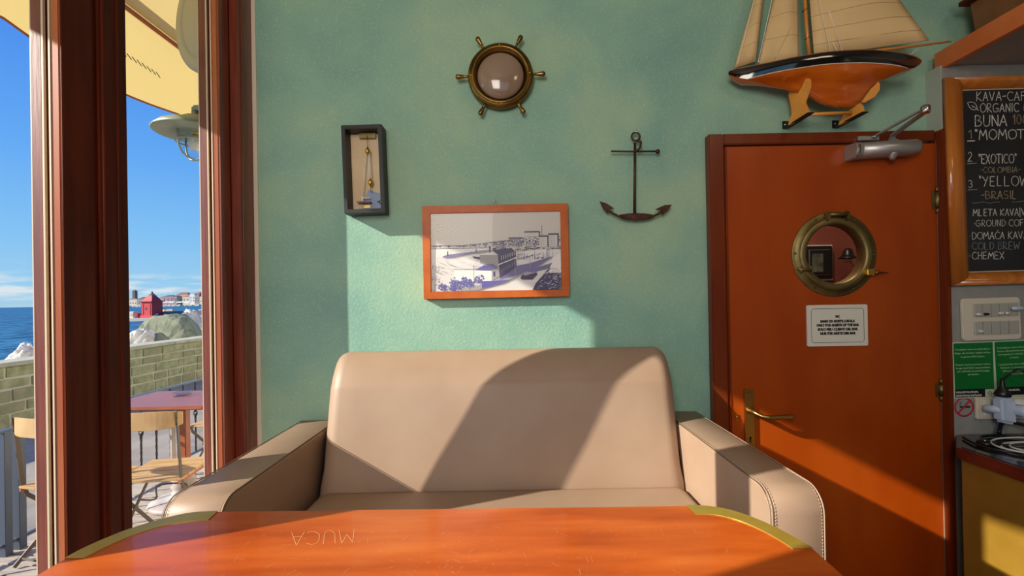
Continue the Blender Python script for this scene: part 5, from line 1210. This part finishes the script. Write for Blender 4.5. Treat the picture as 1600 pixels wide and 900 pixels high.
LB(1.06, 1.04, 0, .42, 'light_red', 'plinth'); LB(.92, .92, .42, 2.45, 'light_red', 'tower'); LB(1.12, 1.14, 2.45, 2.60, 'light_red', 'cornice'); LB(.92, .50, 2.60, 3.25, 'light_red', 'roof'); LB(.46, .40, 3.25, 3.5, 'light_red', 'roof_collar')
c_ = Mr @ Vector((0, 0, 3.5)); MB().lathe([(.42, 0), (.46, .08), (.30, .25), (.16, .34), (.14, .55), (.05, .62), (0, .64)], c_, 'Z', 14).build('lantern_cap', 'house_grey', lh)
q = [Mr @ Vector(v) for v in ((-.28, -.925, 1.25), (.0, -.925, 1.25), (.0, -.925, 1.65), (-.28, -.925, 1.65))]; MB().prism(q, Mr.to_3x3() @ Vector((0, -.03, 0))).build('window', 'house_dark', lh)
for x_ in (-.62, .62): MB().prism([Mr @ Vector(v) for v in ((x_ - .05, -.925, .45), (x_ + .05, -.925, .45), (x_ + .05, -.925, 2.2), (x_ - .05, -.925, 2.2))], Mr.to_3x3() @ Vector((0, -.04, 0))).build('pilaster', 'light_red', lh)

# old town across the bay
TY = 600.0; tz0 = SZ + 1.2
def bld(px0, px1, ytop, yroof, mw, mr, label, cat='building', wins=(2, 2), dy=0, depth=10, roof='hip', nm='town_house'):
    Y = TY + dy; a, b_ = P(px0, ytop, Y), P(px1, ytop, Y); zr = P((px0 + px1) / 2, yroof, Y).z; z1 = a.z
    t_ = thing(nm, label, cat, ((a.x + b_.x) / 2, Y, tz0))
    MB().box((a.x, Y, tz0), (b_.x, Y + depth, z1)).build('wall', mw, t_)
    if roof == 'hip':
        m_ = (b_.x - a.x) * .3; MB().add([(a.x - .05, Y - .1, z1), (b_.x + .05, Y - .1, z1), (b_.x + .05, Y + depth, z1), (a.x - .05, Y + depth, z1), (a.x + m_, Y + depth / 2, zr), (b_.x - m_, Y + depth / 2, zr)], [(0, 1, 5, 4), (2, 3, 4, 5), (0, 4, 3), (1, 2, 5), (0, 3, 2, 1)]).build('roof', mr, t_)
    nx_, nz_ = wins; wd_ = b_.x - a.x; hh = z1 - tz0
    for i in range(nx_):
        for j in range(nz_):
            x_ = a.x + wd_ * (i + .5) / nx_; z_ = tz0 + hh * (.34 + .5 * j / max(1, nz_)) ; MB().box((x_ - .55, Y - .12, z_), (x_ + .55, Y, z_ + 1.6)).build('window', 'house_dark', t_)
    return t_
bld(198, 213.5, 468, 466.2, 'house_cream', 'house_roof', 'cream hall with low roof at the left end of the town', wins=(4, 1), depth=9)
bld(213.6, 229, 467.5, 464, 'house_grey', 'house_dark', 'grey house between the bell tower hall and lighthouse', wins=(2, 1))
t_ = bld(206.6, 211.0, 454.5, 453, 'tower_stone', 'house_dark', 'dark square bell tower rising over the cream hall', cat='tower', wins=(1, 1), dy=13, depth=4, nm='bell_tower')
bld(246, 253.5, 466, 464, 'house_beige', 'house_roof', 'narrow beige house just right of the lighthouse', wins=(1, 2))
bld(253.8, 271, 463.5, 461, 'house_pink', 'house_dark', 'wide pinkish-violet house with three window columns', wins=(3, 3))
bld(271.5, 276, 463, 461.5, 'house_grey', 'house_dark', 'thin grey house right of the pink one', wins=(1, 2))
bld(274, 295, 461, 456.5, 'house_beige', 'house_roof', 'large beige house under a broad red-brown roof', wins=(4, 2), dy=12, depth=9)
bld(285, 296, 464, 461.5, 'house_cream', 'house_roof', 'cream house in front of the broad roofed one', wins=(2, 2))
bld(296.3, 303.8, 459.2, 458.4, 'house_white', 'house_grey', 'bright white house with four dark windows', wins=(2, 2), depth=10)
bld(304, 311, 461, 457, 'house_grey', 'house_roof', 'grey house right of the white house', wins=(2, 2))
bld(305, 318, 458.5, 455.5, 'house_pink', 'house_roof', 'pink house with red roof on the rise behind', wins=(3, 1), dy=24)
bld(311.6, 326, 463.5, 461.2, 'house_cream', 'house_grey', 'cream house cut off by the window post at right', wins=(3, 1))
for i, (a, b_) in enumerate(((252, 262), (263, 272), (276, 286), (287, 297))):
    p0, p1 = P(a, 473, TY - 14), P(b_, 473, TY - 14); t_ = thing('quay_awning', 'white cafe canopy on the far quay, %s in the row of four' % ('first', 'second', 'third', 'last')[i], 'canopy', (p0.x, TY - 14, SZ + 1.2), 'white canopies on the far quay')
    MB().add([(p0.x, TY - 16, p0.z), (p1.x, TY - 16, p0.z), (p1.x, TY - 12, p0.z + 1.6), (p0.x, TY - 12, p0.z + 1.6), (p0.x, TY - 12, p0.z), (p1.x, TY - 12, p0.z)], [(0, 1, 2, 3), (0, 3, 4), (1, 5, 2), (0, 4, 5, 1), (3, 2, 5, 4)]).build('canopy_cloth', 'awning_white', t_)
    for q in (p0.x + .4, p1.x - .4): MB().box((q - .1, TY - 14.1, SZ + 1.2), (q + .1, TY - 13.9, p0.z)).build('pole', 'house_grey', t_)
o_ = MB(); rt = random.Random(8)
for i in range(90):
    p_ = P(200 + i * 1.4, 478.6, TY - 22 + rt.uniform(-2, 2)); r_ = rt.uniform(.6, 1.5)
    vs = [(p_.x + r_ * a * rt.uniform(.6, 1.1), p_.y + r_ * b_, SZ - .5 if c_ < 0 else SZ + r_ * rt.uniform(.8, 1.8)) for a in (-1, 1) for b_ in (-1, 1) for c_ in (-1, 1)]
    o_.add(vs, [(0, 1, 3, 2), (4, 6, 7, 5), (0, 4, 5, 1), (2, 3, 7, 6), (0, 2, 6, 4), (1, 5, 7, 3)])
o_ = o_.build('shore_rocks', 'rock_white'); tag(o_, 'band of pale rocks along the far town shore', 'rocks', None, 'stuff')
o_ = MB().box((P(190, 478, TY).x, TY - 18, SZ - 1), (P(345, 478, TY).x, TY + 70, SZ + 1.2)).build('town_quay', 'pier_pale'); tag(o_, 'pale stone quay carrying the town houses', 'quay')

# ================================================================ awning over the terrace
AX, AZB, AZT = -2.0, 2.585, 3.02
aw = thing('awning', 'cream-yellow cloth awning with scalloped valance and brown piping over terrace', 'awning', (-1.5, 3.0, AZT))
ya0, ya1 = -3.5, 5.2
ny = 170; vs = []; fs = []; bot = []
for i in range(ny + 1):
    y_ = ya0 + (ya1 - ya0) * i / ny; sc = .045 * abs(math.sin(PI * (y_ - 0.815) / 0.95)); wav = .012 * math.sin(y_ * 5.1)
    for k in range(5):
        t = k / 4; zb = AZB + .042 - sc; vs.append((AX + wav * (1 - t), y_, zb + (AZT - zb) * t))
    bot.append(Vector((AX + wav, y_, AZB + .042 - sc)))
for i in range(ny):
    for k in range(4): fs.append((i * 5 + k, i * 5 + 5 + k, i * 5 + 6 + k, i * 5 + 1 + k))
MB().add(vs, fs, 0, True).build('valance', 'awning_cloth', aw)
MB().tube(bot, .005, 6).build('hem_piping', 'awning_pink', aw)
for dz in (0, .045): MB().tube([(AX + .03, ya0, AZT + dz), (AX + .03, ya1, AZT + dz)], .024 if dz else .012, 10).build('front_bar', 'awning_pink', aw)
vs = []; fs = []; nx_ = 8
for i in range(41):
    y_ = ya0 + (ya1 - ya0) * i / 40
    for k in range(nx_ + 1): t = k / nx_; vs.append((AX + (-1.03 - AX) * t, y_, AZT + .43 * t - .03 * math.sin(PI * t)))
for i in range(40):
    for k in range(nx_): fs.append((i * (nx_ + 1) + k, i * (nx_ + 1) + k + 1, (i + 1) * (nx_ + 1) + k + 1, (i + 1) * (nx_ + 1) + k))
MB().add(vs, fs, 0, True).build('canopy', 'awning_cloth', aw)
MB().tube([(-1.45, y_, AZT + .24 - .02) for y_ in (ya0, ya1)], .02, 8).build('support_roller', 'awning_pink', aw)
mb = MB()                                        # rope print: slanted dashes on the valance
for y0_ in (.16, .84, 1.52, 2.20, 2.88, 3.56):
    for i in range(11):
        y_ = y0_ + i * .032; z_ = 2.783; vsd = [(AX + .014, y_, z_ + .009), (AX + .014, y_ + .006, z_ + .013), (AX + .014, y_ + .036, z_ - .006), (AX + .014, y_ + .030, z_ - .010)]; mb.add(vsd, [(0, 1, 2, 3)])
mb.build('rope_print', 'ink', aw)
# round cream disc on a wall arm
dc = P(331, 20, 2.0); t_ = thing('round_disc', 'large round cream-coloured disc hanging under the awning beside window', 'disc', dc)
ndir = Vector((-.44, -.9, 0)).normalized(); Md = Matrix.Translation(dc) @ ndir.to_track_quat('Z', 'Y').to_matrix().to_4x4()
MB().lathe([(0, -.03), (.262, -.03), (.27, -.015), (.268, .008), (.215, .014), (.208, .008), (.202, .014), (0, .020)], (0, 0, 0), 'Z', 56, M=Md).build('disc_plate', 'disc_cream', t_)
MB().tube([dc + Vector((.02, .05, 0)), Vector((-1.035, 2.15, dc.z))], .014, 8).build('arm', 'silver', t_)
# marine lamp
lc = P(305.5, 199, 1.9); t_ = thing('marine_lamp', 'weathered green-grey marine wall lamp with caged glass outside window', 'lamp', (-1.04, 1.9, lc.z))
MB().lathe([(.152, -.028), (.154, -.024), (.13, .0), (.10, .014), (.062, .022), (.055, .034), (.035, .046), (.014, .052), (.014, .07), (0, .07), ], lc, 'Z', 36).lathe([(.152, -.028), (.13, -.006), (.10, .008), (.062, .014), (.0, .016)], lc, 'Z', 36).build('shade', 'lamp_green', t_)
MB().lathe([(.07, .01), (.072, -.02), (.070, -.03), (.066, -.01), (.066, .01)], lc, 'Z', 28).build('glass_collar', 'lamp_green', t_)
gl_ = [(.063, .0), (.064, -.06), (.060, -.09), (.048, -.115), (.028, -.130), (0, -.136)]
MB().lathe(gl_, lc, 'Z', 28).build('glass_jar', 'lamp_glass', t_)
for k in range(4):
    a_ = PI / 4 + .35 + k * PI / 2; MB().tube([lc + Vector(((r_ + .006) * math.cos(a_), (r_ + .006) * math.sin(a_), z_ - .004)) for r_, z_ in gl_], .0038, 8).build('cage_bar', 'lamp_green', t_)
MB().tube([lc + Vector((.071 * math.cos(a_), .071 * math.sin(a_), -.065)) for a_ in [2 * PI * i / 28 for i in range(28)]], .0038, 8, closed=True).build('cage_ring', 'lamp_green', t_)
MB().lathe([(.018, .0), (.018, -.03), (.012, -.034)], lc, 'Z', 14).build('bulb_holder', 'bright_brass', t_)
MB().lathe([(.010, -.034), (.026, -.05), (.030, -.07), (.022, -.092), (0, -.10)], lc, 'Z', 18).build('bulb', 'sign_white', t_)
tp = lc + Vector((0, 0, .078)); MB().tube([tp + Vector((0, 0, -.02)), tp + Vector((0, 0, .004))], .014, 10).tube([tp, Vector((-1.04, tp.y, tp.z + .004))], [.016, .011], 10).build('bracket_arm', 'lamp_green', t_)
MB().lathe([(.04, 0), (.04, -.01), (.02, -.018)], Vector((-1.042, tp.y, tp.z + .004)), 'X', 20).build('wall_flange', 'lamp_green', t_)
